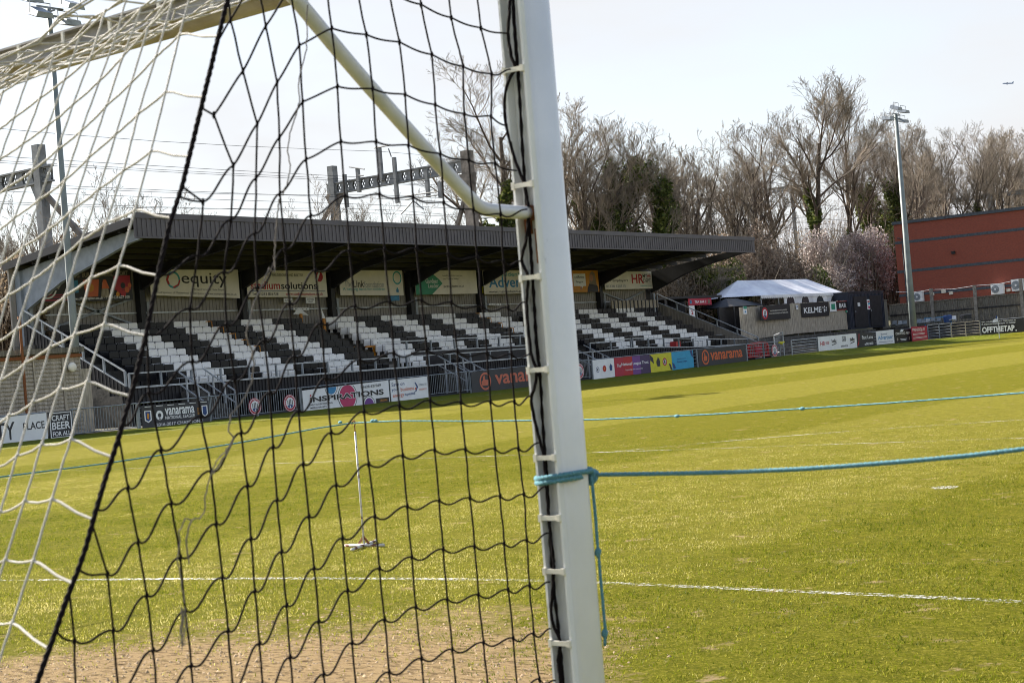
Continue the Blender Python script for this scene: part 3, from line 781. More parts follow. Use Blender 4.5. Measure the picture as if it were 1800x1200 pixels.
# ------------------------------------------------------------------ blue ropes
r1 = thing('blue_rope', 'thick blue rope tied round the near goal post and stretched to the right', 'rope')
A1 = Vector(onY(1040, 835, 0.075)); B1 = Vector(onY(1800, 790, 0.25)); 
d1 = (B1 - A1); E1 = B1 + Vector((2.2, 0.5, 0.10))
pts = []
for (px, py, yy) in [(1040, 834, .075), (1100, 833, .09), (1200, 831.5, .11), (1300, 829, .13), (1410, 824, .155), (1500, 818, .175), (1600, 810, .20), (1700, 801, .225), (1800, 789, .25)]:
    pts.append(Vector(onY(px, py, yy)))
pts.append(B1 + (E1 - B1) * 0.5 - Vector((0, 0, 0.0))); pts.append(E1)
twist(dens(pts, 0.008), 0.0049, 30, 3, 1).build('taut_line', M['rope_blue'], r1, smooth=True)
loop = []
for k in range(30):
    a = 2 * math.pi * k / 29 + 0.7
    x = 0.056 * math.cos(a); y = 0.004 + 0.068 * math.sin(a)
    loop.append(Vector((x, y, 1.238 + 0.004 * math.sin(a * 1.3))))
lm = twist(loop, 0.0056, 30, 3, 3); loop2 = [p + Vector((0, 0, -0.010)) for p in loop]
lb = twist(loop2[4:26], 0.0056, 30, 3, 3); lm.add(lb.v, lb.f)
lm.build('post_wrap', M['rope_blue'], r1, smooth=True)
kn = MB(); kc = A1 + Vector((0, 0, -0.004))
for k in range(3):
    ring = [kc + Vector((0.011 * math.cos(a + k), 0.011 * math.sin(a) , 0.012 * math.sin(a + 2 * k))) for a in np.linspace(0, 6.28, 14)]
    kn.tube(ring, 0.0062, 7)
kn.build('knot', M['rope_blue'], r1, smooth=True)
tail = [Vector(onY(px, py, .05)) for px, py in [(1040, 838), (1043, 870), (1047, 910), (1050, 955), (1052, 972), (1055, 1010), (1059, 1050), (1062, 1085), (1064, 1105), (1063, 1134)]]
tw = twist(dens(tail, 0.008), 0.0038, 40, 3, 1)
for (px, py) in [(1051, 970), (1063, 1112)]:
    c_ = Vector(onY(px, py, .05)); tw.tube([c_ + Vector((0, 0, 0.010)), c_ + Vector((0.001, 0, 0.004)), c_ - Vector((0.001, 0, 0.005)), c_ - Vector((0, 0, 0.011))], [0.003, 0.0075, 0.007, 0.003], 8)
tw.build('hanging_tail', M['rope_blue'], r1, smooth=True)
def stake_mat():
    m = mat('chipped_white_paint', (0.60, 0.58, 0.55), 0.6, 0.05, 30); t = m.node_tree; b = t.nodes["Principled BSDF"]
    src = b.inputs["Base Color"].links[0].from_socket
    tc = N(t, "ShaderNodeTexCoord"); nz = N(t, "ShaderNodeTexNoise"); nz.inputs["Scale"].default_value = 14; nz.inputs["Detail"].default_value = 5; t.links.new(tc.outputs["Object"], nz.inputs["Vector"])
    mr = N(t, "ShaderNodeMapRange"); mr.inputs[1].default_value = 0.55; mr.inputs[2].default_value = 0.6; t.links.new(nz.outputs[0], mr.inputs[0])
    t.links.new(mixc(t, mr.outputs[0], src, (0.12, 0.045, 0.03)), b.inputs["Base Color"]); return m
M['stake'] = stake_mat()
stake = thing('rope_stake', 'thin rusty white rope stake on a crossed tube foot, standing on the pitch', 'stake', loc=(-7.21, 7.05, 0))
def stake_parts(par):
    MB().tube([(0, 0, 0.02), (0.0, 0, 0.5), (0, 0, 0.98)], 0.0085, 8).build('pole', M['stake'], par, smooth=True)
    MB().tube([(0.0, 0, 0.98), (0, 0, 1.03), (0.012, 0, 1.055), (0.0, 0.0, 1.075), (-0.022, 0, 1.065), (-0.03, 0, 1.04)], 0.005, 6).build('rope_hook', M['rust'], par, smooth=True)
    f = MB(); 
    f.tube([(-0.20, -0.02, 0.018), (0.21, 0.02, 0.018)], 0.013, 8).tube([(-0.10, 0.26, 0.018), (0.10, -0.26, 0.018)], 0.013, 8)
    f.build('foot', M['stake'], par, smooth=True)
    MB().beam((0.06, 0.0, 0.03), (0, 0, 0.09), 0.008, 0.018).beam((-0.06, 0.0, 0.03), (0, 0, 0.09), 0.008, 0.018).build('brace', M['rust'], par)
stake_parts(stake)
st2 = copy_tree(stake); st2.location = (E1.x, E1.y, 0); st2['label'] = 'second rope stake far right of the goal post, holding the near rope'
r2 = MB()
L2 = [Vector((-7.235, 7.05, 1.055))]
right = [Vector((*(lambda v: (v[0], v[1], v[2]))(onY(px, py, 7.05)),)) for px, py in [(700, 739.5), (850, 740), (1050, 737), (1250, 728), (1410, 718), (1550, 709), (1700, 698), (1800, 690)]]
left = [Vector(onY(px, py, 7.05 - (618 - px) / 618 * 3.0)) for px, py in [(560, 752), (420, 778), (300, 797), (180, 815), (0, 838)]]
left.append(left[-1] + (left[-1] - left[-2]) * 1.0)
full = list(reversed(left)) + L2 + right; full.append(full[-1] + (full[-1] - full[-2]) * 2)
rope2 = twist(dens(full, 0.04), 0.006, 6, 3, 1)
for px, py, yy in ((598, 742, 6.95), (655, 739, 7.05), (660, 739, 7.05), (1190, 731, 7.05), (1410, 718, 7.05)):
    c_ = Vector(onY(px, py, yy)); rope2.tube([c_ - Vector((0.02, 0, 0)), c_ - Vector((0.01, 0, 0)), c_ + Vector((0.01, 0, 0)), c_ + Vector((0.02, 0, 0))], [0.006, 0.012, 0.012, 0.006], 7)
for e_, lb_ in ((full[0], 'rope stake at the far left end of the thin blue rope'), (full[-1], 'rope stake at the far right end of the thin blue rope')):
    st_ = copy_tree(stake); st_.location = (e_.x, e_.y, 0); st_.scale = (1, 1, e_.z / 1.055); st_['label'] = lb_
rr = rope2.build('blue_rope', M['rope_blue'], smooth=True)
tag(rr, 'thin blue rope strung across the pitch through the hook of the white stake', 'rope')

# ------------------------------------------------------------------ signs and lettering
_tc = {}
def glyphs(s, bold):
    key = (s, bold)
    if key in _tc: return _tc[key]
    cu = bpy.data.curves.new('t', 'FONT'); cu.body = s; cu.fill_mode = 'FRONT'; cu.resolution_u = 3
    if bold: cu.offset = 0.013 * bold
    ob = bpy.data.objects.new('t', cu); col.objects.link(ob)
    dg = bpy.context.evaluated_depsgraph_get(); dg.update()
    me_ = bpy.data.meshes.new_from_object(ob.evaluated_get(dg))
    v = np.array([tuple(p.co)[:2] for p in me_.vertices]); f = [tuple(p.vertices) for p in me_.polygons]
    bpy.data.objects.remove(ob); bpy.data.curves.remove(cu); bpy.data.meshes.remove(me_)
    if len(v) == 0: v = np.zeros((1, 2))
    mn, mx_ = v.min(0), v.max(0)
    _tc[key] = ((v - mn) / np.maximum(mx_ - mn, 1e-6), f)
    return _tc[key]
def board(name, label, cat, plane, val, pL, pR, body, items=(), frame=None, group=None, t=0.03, border=0.0):
    """pL/pR: (x, y_top, y_bottom) where the two ends stand in the view; plane 'X' faces the pitch, 'Y' faces the near goal"""
    on = onX if plane == 'X' else onY
    TL = on(pL[0], pL[1], val); BL = on(pL[0], pL[2], val); TR = on(pR[0], pR[1], val); BR = on(pR[0], pR[2], val)
    ax = 1 if plane == 'X' else 0
    u0 = (TL[ax] + BL[ax]) / 2; u1 = (TR[ax] + BR[ax]) / 2
    W = u1 - u0; H = ((TL[2] - BL[2]) + (TR[2] - BR[2])) / 2
    sgn = 1 if plane == 'X' else -1
    def P(u, v, off=0.0):
        z = (BL[2] * (1 - u) + BR[2] * u) * (1 - v) + (TL[2] * (1 - u) + TR[2] * u) * v
        a = u0 + W * u
        return (val + off, a, z) if plane == 'X' else (a, val - off, z)
    m = MB(); c8 = [P(u, v, o_) for o_ in (-t, 0) for (u, v) in ((0, 0), (1, 0), (1, 1), (0, 1))]
    m.add(c8, [(3, 2, 1, 0), (4, 5, 6, 7), (0, 1, 5, 4), (1, 2, 6, 5), (2, 3, 7, 6), (3, 0, 4, 7)])
    o = m.build(name, M[body]); tag(o, label, cat, group)
    let = MB(); art = MB(); lm_, am_ = [], []
    def mi(L, k):
        if k not in L: L.append(k)
        return L.index(k)
    lay = 0
    for it in items:
        lay += 1; off = 0.004 + 0.0012 * lay; k = it[0]
        if k == 't':
            _, s, cu_, cv, w, h, mk_, *rest = it; bold = rest[0] if rest else 0
            v, f = glyphs(s, bold)
            MB().add([P(cu_ + (a - 0.5) * w, cv + (b_ - 0.5) * h, off) for a, b_ in v], f).build('lettering', M[mk_], o)
        elif k == 'r':
            _, a0, a1, b0, b1, mk_ = it
            art.add([P(a0, b0, off), P(a1, b0, off), P(a1, b1, off), P(a0, b1, off)], [(0, 1, 2, 3)], mi(am_, mk_))
        elif k == 'p':
            _, pts_, mk_ = it
            art.add([P(a, b_, off) for a, b_ in pts_], [tuple(range(len(pts_)))], mi(am_, mk_))
        elif k == 'd':       # disc: centre, radius as fraction of height
            _, a, b_, r, mk_ = it; ru = r * H / W
            art.add([P(min(.998, max(.002, a + ru * math.cos(q_))), min(.995, max(.005, b_ + r * math.sin(q_))), off) for q_ in np.linspace(0, 2 * math.pi, 25)[:-1]], [tuple(range(24))], mi(am_, mk_))
        elif k == 'o':       # ring
            _, a, b_, ro, ri, mk_ = it
            vs = []
            for q_ in np.linspace(0, 2 * math.pi, 25)[:-1]:
                for rr_ in (ro, ri): vs.append(P(a + rr_ * H / W * math.cos(q_), b_ + rr_ * math.sin(q_), off))
            art.add(vs, [(2 * i, (2 * i + 2) % 48, (2 * i + 3) % 48, 2 * i + 1) for i in range(24)], mi(am_, mk_))
    if art.v: art.build('artwork', [M[k] for k in am_], o)
    if let.v: let.build('lettering', [M[k] for k in lm_], o)
    if frame:
        fm = MB(); w = 0.035
        for (a, b_) in (((0, 0), (1, 0)), ((1, 0), (1, 1)), ((1, 1), (0, 1)), ((0, 1), (0, 0))):
            fm.beam(P(*a, 0.012), P(*b_, 0.012), w, w)
        fm.build('frame', M[frame], o)
    return o
def club(u, v, r):
    """round red-ringed badge with black and white stripes"""
    L = [('d', u, v, r, 'red_ink'), ('o', u, v, r * 0.98, r * 0.93, 'white'), ('d', u, v, r * 0.66, 'white')]
    return L
def badge_items():
    L = [('d', .5, .5, .5, 'crimson'), ('o', .5, .5, .47, .44, 'white'), ('d', .5, .5, .34, 'white')]
    for k in range(4): L.append(('r', .29 + .125 * k, .35 + .125 * k, .40, .70, 'black'))
    L += [('p', [(.36, .18), (.64, .18), (.72, .34), (.28, .34)], 'black'), ('o', .5, .5, .35, .32, 'black')]
    for a in np.linspace(-0.3, 3.44, 14): L.append(('d', .5 + .39 * math.cos(a), .5 + .39 * math.sin(a), .018, 'white'))
    return L

# boards hung on the back wall of the stand
XB = -53.75; G = 'sponsor boards along the back wall of the stand'
board('wall_banner', 'dark food and drink banner with white ring emblem, leftmost on the stand back wall', 'banner', 'X', XB, (55, 482, 533), (232, 473, 527), 'black', [
    ('r', .0, .37, 0, .30, 'char'), ('r', .02, .34, .06, .1, 'crimson'), ('r', .05, .36, .16, .2, 'crimson'), ('r', .0, .30, .24, .27, 'crimson'),
    ('o', .145, .52, .40, .34, 'white'), ('o', .145, .52, .27, .22, 'white'), ('r', 0.02, .29, .40, .66, 'black'), ('t', 'OFF THE TAP', .155, .53, .24, .16, 'white', 1),
    ('r', .37, .45, .30, .72, 'blue_ink'), ('p', [(.52, .15), (.64, .15), (.66, .72), (.50, .72)], 'orange_ink'), ('d', .57, .45, .14, 'amber'),
    ('p', [(.67, .12), (.76, .12), (.74, .6), (.69, .62)], 'timber'), ('p', [(.68, .4), (.76, .4), (.73, .7), (.70, .7)], 'orange_ink'),
    ('r', .81, .98, .34, .80, 'crimson'), ('d', .86, .32, .11, 'red_ink'), ('d', .90, .48, .1, 'black'), ('d', .94, .34, .1, 'orange_ink'), ('d', .90, .22, .11, 'red_ink'), ('d', .97, .48, .08, 'orange_ink'), ('d', .84, .2, .08, 'amber'),
    ('t', 'BEERS  BURGERS  MUSIC  SPORT', .66, .88, .60, .15, 'timber', 1), ('t', 'www.offthetapbar.co.uk - T : 01628 627 300', .66, .09, .60, .12, 'white', 1)], group=G)
board('wall_board', 'cream board with large lowercase wording and many-coloured ring, second from left', 'sign', 'X', XB, (264, 474, 519), (420, 474, 524), 'cream', [
    ('o', .25, .62, .33, .25, 'teal'), ('p', [(.19, .42), (.17, .62), (.20, .85), (.215, .80), (.195, .62), (.21, .46)], 'red_ink'), ('p', [(.25, .29), (.31, .42), (.33, .62), (.315, .62), (.295, .45), (.24, .35)], 'red_ink'), ('p', [(.2, .84), (.25, .95), (.25, .88), (.212, .78)], 'blue_ink'),
    ('t', 'equity', .60, .62, .52, .52, 'black', .5), ('t', 'Managed Services Made Simple', .64, .27, .36, .08, 'black'), ('t', 'Proud Sponsor of Maidenhead United Juniors  www.equitynetworks.co.uk', .50, .12, .92, .09, 'black')], group=G)
board('wall_board', 'cream board with red and black wording and a red ball, third from left', 'sign', 'X', XB, (434, 475, 522), (574, 476, 522), 'cream', [
    ('d', .91, .78, .2, 'crimson'), ('p', [(.86, .62), (.885, .62), (.93, .97), (.905, .98)], 'white'), ('t', 'THIS STAND WAS DESIGNED AND BUILT BY', .42, .83, .56, .10, 'black', .5),
    ('t', 'stadium', .22, .44, .36, .30, 'red_ink', 1.3), ('t', 'solutions', .64, .43, .46, .27, 'black', 1.3), ('r', .03, .97, .215, .235, 'dk_blue'),
    ('t', 'Tel: 01273 835738', .21, .12, .32, .12, 'black', .5), ('t', 'www.stadiumsolutions.co.uk', .70, .12, .48, .12, 'red_ink', .5)], group=G)
board('wall_board', 'cream charity board with teal wording and a turquoise ring, fourth from left', 'sign', 'X', XB, (597, 475, 519), (708, 475, 519), 'cream', [
    ('o', .91, .70, .27, .21, 'teal'), ('t', 'The', .13, .46, .12, .24, 'galv_dark'), ('t', 'Link', .29, .46, .17, .27, 'black', 1.2), ('t', 'foundation', .53, .44, .31, .24, 'galv_dark'),
    ('t', 'A helping hand for children', .37, .24, .66, .15, 'teal', .6), ('d', .90, .26, .05, 'teal'), ('r', .88, .92, .12, .24, 'blue_ink')], group=G)
board('wall_board', 'cream board with green arrow-shaped panel, fifth from left', 'sign', 'X', XB, (730, 475, 518), (838, 475, 516), 'cream', [
    ('p', [(0, 0), (.25, 0), (.43, .45), (.38, .62), (.28, .86), (0, .42)], 'green_ink'), ('p', [(0, .42), (.28, .86), (.26, .99), (0, .99)], 'green_ink'), ('p', [(.05, .68), (.12, .58), (.17, .74), (.10, .84)], 'crimson'),
    ('t', 'Gardner', .26, .56, .20, .19, 'white', .6), ('t', 'Leader', .28, .36, .17, .17, 'white', .6), ('t', 'Leading solicitors across', .60, .77, .32, .09, 'black'), ('t', 'the Thames Valley.', .57, .63, .26, .09, 'black'), ('t', 'gardner-leader.co.uk', .61, .32, .34, .11, 'black', .5)], group=G)
board('wall_board', 'cream newspaper board with large blue serif-like wording, partly behind the goal post', 'sign', 'X', XB, (850, 475, 517), (957, 475, 515), 'cream', [
    ('t', 'Maidenhead', .50, .83, .52, .18, 'teal', 1), ('t', 'Advertiser', .52, .50, .88, .46, 'blue_ink', 1.4), ('t', 'www.maidenhead-advertiser.co.uk', .52, .10, .90, .12, 'black', .6)], group=G)
board('wall_board', 'amber board showing a dark-haired figure holding a white speech panel', 'sign', 'X', XB, (975, 476, 514), (1052, 475, 513), 'amber', [
    ('r', .42, .70, .28, .85, 'white'), ('p', [(.55, .3), (.64, .3), (.60, .16)], 'white'), ('t', 'a different', .56, .70, .22, .13, 'black', .5), ('t', 'league', .56, .47, .16, .13, 'black', .5),
    ('p', [(.72, 0), (.98, 0), (.97, .26), (.90, .44), (.78, .40), (.73, .18)], 'black'), ('p', [(.78, .38), (.80, .84), (.86, .97), (.92, .86), (.95, .30), (.86, .35)], 'twig'), ('d', .835, .66, .16, 'skin'), ('d', .58, .18, .08, 'skin')], group=G)
board('wall_board', 'cream board with red and grey lettering, rightmost on the stand back wall', 'sign', 'X', XB, (1063, 477, 509), (1146, 477, 507), 'cream', [
    ('t', 'HR', .69, .58, .26, .54, 'red_ink', 1.6), ('t', 'MY', .85, .74, .10, .22, 'black', .5), ('t', 'HR', .94, .74, .08, .22, 'red_ink', .5), ('t', 'DEPT', .89, .46, .16, .22, 'black', .5), ('t', 'for employers', .26, .48, .44, .18, 'black', .6),
    ('t', '01628 820515', .22, .18, .40, .14, 'galv_dark', .4), ('t', 'myhrdept.co.uk', .86, .16, .24, .10, 'teal', .5)], group=G)
# small notices on the back wall
for (pl, pr, lab, its, body) in [
    ((499, 524, 531), (514, 524, 531), 'small white notice under the red ball board, left of the pair', [('t', 'TOILETS', .5, .5, .8, .5, 'black', .5)], 'white'),
    ((538, 523, 533), (554, 523, 533), 'small white two-line notice under the red ball board, right of the pair', [('t', 'STEWARD', .5, .7, .8, .3, 'black', .5), ('t', 'ONLY', .5, .3, .5, .3, 'black', .5)], 'white'),
    ((516, 541, 545), (543, 541, 545), 'narrow white notice behind the stored flags', [('t', 'BLOCK  A', .5, .5, .8, .5, 'black', .5)], 'white'),
    ((860, 533, 537), (881, 533, 537), 'narrow white notice under the newspaper board', [('t', 'BLOCK  B', .5, .5, .8, .5, 'black', .5)], 'white'),
    ((848, 502, 515), (853, 502, 515), 'tiny yellow warning sign beside the newspaper board', [('p', [(.15, .3), (.85, .3), (.5, .8)], 'black')], 'yellow'),
    ((687, 520, 529), (702, 519, 528), 'small blue cloth hanging under the charity board', [('p', [(.2, .3), (.8, .4), (.6, .8)], 'sky_board')], 'blue_ink')]:
    board('notice', lab, 'notice', 'X', -53.9, pl, pr, body, its)

# ------------------------------------------------------------------ perimeter fence and boards
XF = -44.0
rail_px = [(-60, 742, 790), (140, 720, 767), (400, 697, 738), (755, 660, 697.5), (1045, 628, 665), (1310, 606, 634), (1380, 599, 627)]
FB = 'advertising boards along the pitch fence'
board('pitch_board', 'plain white board with dark capitals, leftmost on the pitch fence', 'sign', 'X', XF + .06, (-30, 737, 788), (83, 725, 775), 'white', [
    ('t', 'ITY', .32, .50, .34, .62, 'char', 1.0), ('t', 'PLACE', .79, .60, .34, .26, 'char', 1.0)], group=FB)
board('pitch_board', 'black and white board about craft beer beside the plain white board', 'sign', 'X', XF + .06, (86, 724, 773), (128, 720, 768), 'char', [
    ('r', .04, .96, .93, .96, 'white'), ('r', .04, .96, .04, .07, 'white'), ('r', .04, .08, .05, .95, 'white'), ('r', .92, .96, .05, .95, 'white'),
    ('t', 'CRAFT', .5, .76, .74, .20, 'white', 1.6), ('t', 'BEER', .5, .48, .76, .27, 'white', 1.6), ('t', 'FOR ALL', .5, .19, .74, .16, 'white', 1.6)], group=FB)
board('pitch_board', 'charcoal league champions board with two shields and a ball', 'sign', 'X', XF + .06, (250, 713, 756), (368, 703, 744), 'char', [
    ('d', .25, .55, .20, 'white'), ('d', .25, .55, .09, 'char'), ('d', .20, .68, .04, 'char'), ('d', .31, .62, .04, 'char'), ('d', .25, .40, .04, 'char'), ('t', 'vanarama', .55, .67, .44, .30, 'white', 1.8), ('t', 'NATIONAL LEAGUE', .55, .42, .44, .14, 'white', 1.2), ('t', '2016-2017 CHAMPIONS!', .54, .16, .70, .14, 'white', 1.0),
    ('t', 'SOUTH', .84, .58, .05, .30, 'amber', 1), ('p', [(.03, .78), (.13, .78), (.13, .38), (.08, .28), (.03, .38)], 'white'), ('p', [(.045, .74), (.115, .74), (.115, .41), (.08, .34), (.045, .41)], 'dk_blue'), ('p', [(.07, .68), (.10, .66), (.09, .42), (.065, .46)], 'amber'),
    ('p', [(.88, .80), (.97, .80), (.97, .42), (.925, .30), (.88, .42)], 'white'), ('p', [(.895, .76), (.955, .76), (.955, .44), (.925, .36), (.895, .44)], 'dk_blue')] + [('r', .04 + .165 * k, .14 + .165 * k, .93, .955, 'white') for k in range(6)], group=FB)
board('pitch_board', 'white paint merchant board with pink, blue and purple bubbles', 'sign', 'X', XF + .06, (533, 686, 725), (684, 668, 709), 'white', [
    ('d', .32, 1.0, .40, 'black'), ('d', .32, 1.0, .37, 'white'), ('d', .32, 1.0, .32, 'blue_ink'), ('d', .50, .50, .62, 'black'), ('d', .50, .50, .585, 'white'), ('d', .50, .50, .53, 'magenta'),
    ('d', .745, .03, .40, 'black'), ('d', .745, .03, .37, 'white'), ('d', .745, .03, .31, 'violet'), ('r', .83, .99, .02, .28, 'black'), ('t', 'CROWN', .92, .17, .09, .10, 'amber', .8),
    ('t', 'iNSPIRATIONS', .50, .54, .87, .27, 'white', 5.5), ('t', 'iNSPIRATIONS', .50, .54, .86, .24, 'black', 2.4), ('d', .082, .73, .045, 'red_ink'),
    ('t', 'PAINT & DECORATING', .19, .31, .26, .08, 'black', .6), ('t', 'MERCHANTS', .16, .17, .18, .08, 'black', .6), ('t', '01628 627369', .78, .84, .24, .11, 'black', .6)], group=FB)
board('pitch_board', 'white energy-saving board with blue and orange wording beside the bubble board', 'sign', 'X', XF + .06, (687, 668, 707), (752, 661, 698), 'white', [
    ('t', 'Save on', .20, .79, .34, .16, 'dk_blue', .7), ('t', 'your', .12, .52, .20, .14, 'dk_blue', .7), ('t', 'business', .44, .53, .36, .17, 'orange_ink', .7), ('t', 'energy', .19, .24, .30, .16, 'orange_ink', .7), ('t', 'spend', .50, .27, .27, .17, 'dk_blue', .7),
    ('p', [(.64, .78), (.67, .78), (.73, .56), (.67, .34), (.64, .34), (.69, .56)], 'dk_blue'), ('d', .66, .48, .05, 'orange_ink'), ('t', 'CONNECTED', .86, .64, .22, .09, 'galv_dark'), ('t', 'ENERGY', .86, .42, .20, .08, 'orange_ink')], group=FB)
van = lambda c: [('o', .14, .5, .42, .33, c), ('p', [(.105, .30), (.165, .30), (.175, .55), (.14, .58), (.135, .80), (.12, .72), (.115, .55), (.10, .5)], c), ('t', 'vanarama', .58, .52, .68, .46, c, 1.6)]
board('pitch_board', 'charcoal board with coral thumb emblem, left of and behind the goal post', 'sign', 'X', XF + .06, (829, 654, 691), (990, 635, 674), 'char', van('coral_ink'), group=FB)
board('pitch_board', 'white board with three small emblems right of the goal post', 'sign', 'X', XF + .06, (1043, 633, 667), (1080, 629, 662), 'white', [
    ('o', .20, .48, .15, .12, 'dk_blue'), ('d', .20, .48, .06, 'char'), ('d', .52, .50, .17, 'red_ink'), ('d', .52, .50, .06, 'amber'), ('p', [(.78, .36), (.88, .36), (.90, .60), (.82, .72), (.76, .58)], 'dk_blue')], group=FB)
board('pitch_board', 'red to purple league trust board with white wording', 'sign', 'X', XF + .06, (1080, 629, 662), (1143, 623, 655), 'crimson', [
    ('r', .25, 1, 0, 1, 'red_ink'), ('r', .5, 1, 0, 1, 'violet'), ('r', .72, 1, 0, 1, 'purple'), ('t', 'The', .12, .57, .11, .17, 'white', .5), ('t', 'National League Trust', .57, .59, .76, .21, 'white', 1.3), ('t', 'Supporting your community', .53, .29, .48, .10, 'white', .5)], group=FB)
board('pitch_board', 'yellow board with dark stripes and two small emblems', 'sign', 'X', XF + .06, (1143.3, 623, 655), (1181, 619, 650.5), 'yellow', [
    ('p', [(0, 1), (.14, .80), (.16, .45), (.06, .62), (0, .66)], 'char'), ('p', [(.84, .40), (.93, .35), (1, .02), (.92, .02)], 'char'), ('d', .36, .52, .2, 'char'), ('p', [(.30, .30), (.44, .30), (.42, .74), (.34, .8)], 'char')] + [('d', .66, .52, .22, 'crimson'), ('d', .66, .52, .14, 'white'), ('r', .63, .69, .42, .62, 'black')], group=FB)
board('pitch_board', 'sky blue board with dark stripes beside the yellow board', 'sign', 'X', XF + .06, (1181.3, 619, 650.5), (1219, 615, 645.5), 'sky_board', [
    ('p', [(0, .42), (.08, .36), (.16, .10), (.05, .04)], 'dk_blue'), ('p', [(.84, 1), (.95, 1), (1, .55), (.90, .70)], 'dk_blue'), ('t', 'Supported by the', .44, .58, .42, .09, 'dk_blue'), ('t', 'Premier League', .46, .42, .46, .12, 'dk_blue', .8)], group=FB)
board('pitch_board', 'charcoal board with orange thumb emblem at the right end of the stand', 'sign', 'X', XF + .06, (1228, 613, 645), (1311, 606.5, 634.5), 'char', van('orange_ink'), group=FB)
board('pitch_board', 'long white board with red and black marks, right of the open gate', 'sign', 'X', XF + .06, (1438.5, 592, 617), (1506, 585.5, 611), 'white', [
    ('t', 'HR', .11, .50, .12, .30, 'red_ink', 1.2), ('t', 'MY HR DEPT', .23, .52, .09, .20, 'red_ink', .5), ('t', 'hello', .40, .62, .12, .26, 'black', 1.6), ('p', [(.34, .30), (.46, .42), (.46, .48), (.34, .36)], 'black'),
    ('t', 'ZAG 000', .66, .70, .10, .38, 'char', .6), ('t', 'service', .66, .22, .18, .14, 'char', .6), ('t', 'hello', .88, .62, .12, .26, 'black', 1.6), ('p', [(.82, .30), (.94, .42), (.94, .48), (.82, .36)], 'black')], group=FB)
board('pitch_board', 'dark board with white italic wording and a red curve', 'sign', 'X', XF + .06, (1506.5, 585.5, 611), (1537, 583.5, 607.5), 'char', [
    ('p', [(0, .05), (.10, .3), (.16, .95), (.12, .95), (.08, .4), (0, .2)], 'red_ink'), ('t', 'Fast Lane', .60, .68, .62, .26, 'white', .9), ('t', 'o00 000', .66, .20, .50, .18, 'white', 1.4)], group=FB)
board('pitch_board', 'small white newspaper board with blue wording on the far fence', 'sign', 'X', XF + .06, (1541, 582, 606), (1571.5, 579, 603), 'white', [
    ('t', 'Maidenhead', .42, .74, .34, .10, 'dk_blue', .8), ('t', 'Advertiser', .50, .50, .86, .30, 'blue_ink', 1.2), ('t', 'www.maidenhead-advertiser.co.uk', .5, .18, .8, .07, 'dk_blue', .3)], group=FB)
board('pitch_board', 'black pub board with cream wording between the newspaper and crimson boards', 'sign', 'X', XF + .06, (1573, 579, 603), (1602, 577, 600), 'black', [
    ('p', [(.3, .80), (.4, .98), (.55, .94), (.5, .8)], 'white'), ('t', 'CRAUFURD ARMS', .5, .68, .9, .18, 'cream', 1.0), ('d', .14, .26, .12, 'timber'), ('d', .86, .26, .12, 'timber'), ('r', .3, .7, .24, .28, 'white'), ('r', .34, .66, .14, .18, 'white')], group=FB)
board('pitch_board', 'crimson board with pale wording at the foot of the floodlight', 'sign', 'X', XF + .30, (1603, 574.5, 600), (1630, 572.5, 596.5), 'crimson', [
    ('t', 'PRINTIQUE', .45, .76, .80, .26, 'cream', .8), ('r', .06, .84, .50, .53, 'cream'), ('r', .06, .80, .42, .45, 'cream'), ('r', .06, .94, .24, .27, 'cream'), ('r', .06, .92, .16, .19, 'cream')], group=FB)
YB = 112.6
board('pitch_board', 'black board with bold white capitals behind the corner flag', 'sign', 'Y', YB, (1724.5, 563, 588.5), (1800, 558, 582.5), 'black', [
    ('t', '"OH, I GUESS, JUST PUT THE CORK IN', .42, .86, .80, .11, 'white', 1.2), ('t', 'IT, EVERYONE KNOWS HOW TO DANCE."', .42, .70, .80, .11, 'white', 1.2), ('t', 'OFFTHETAP', .40, .32, .76, .42, 'white', 3.0), ('d', .81, .13, .05, 'white')], group=FB)

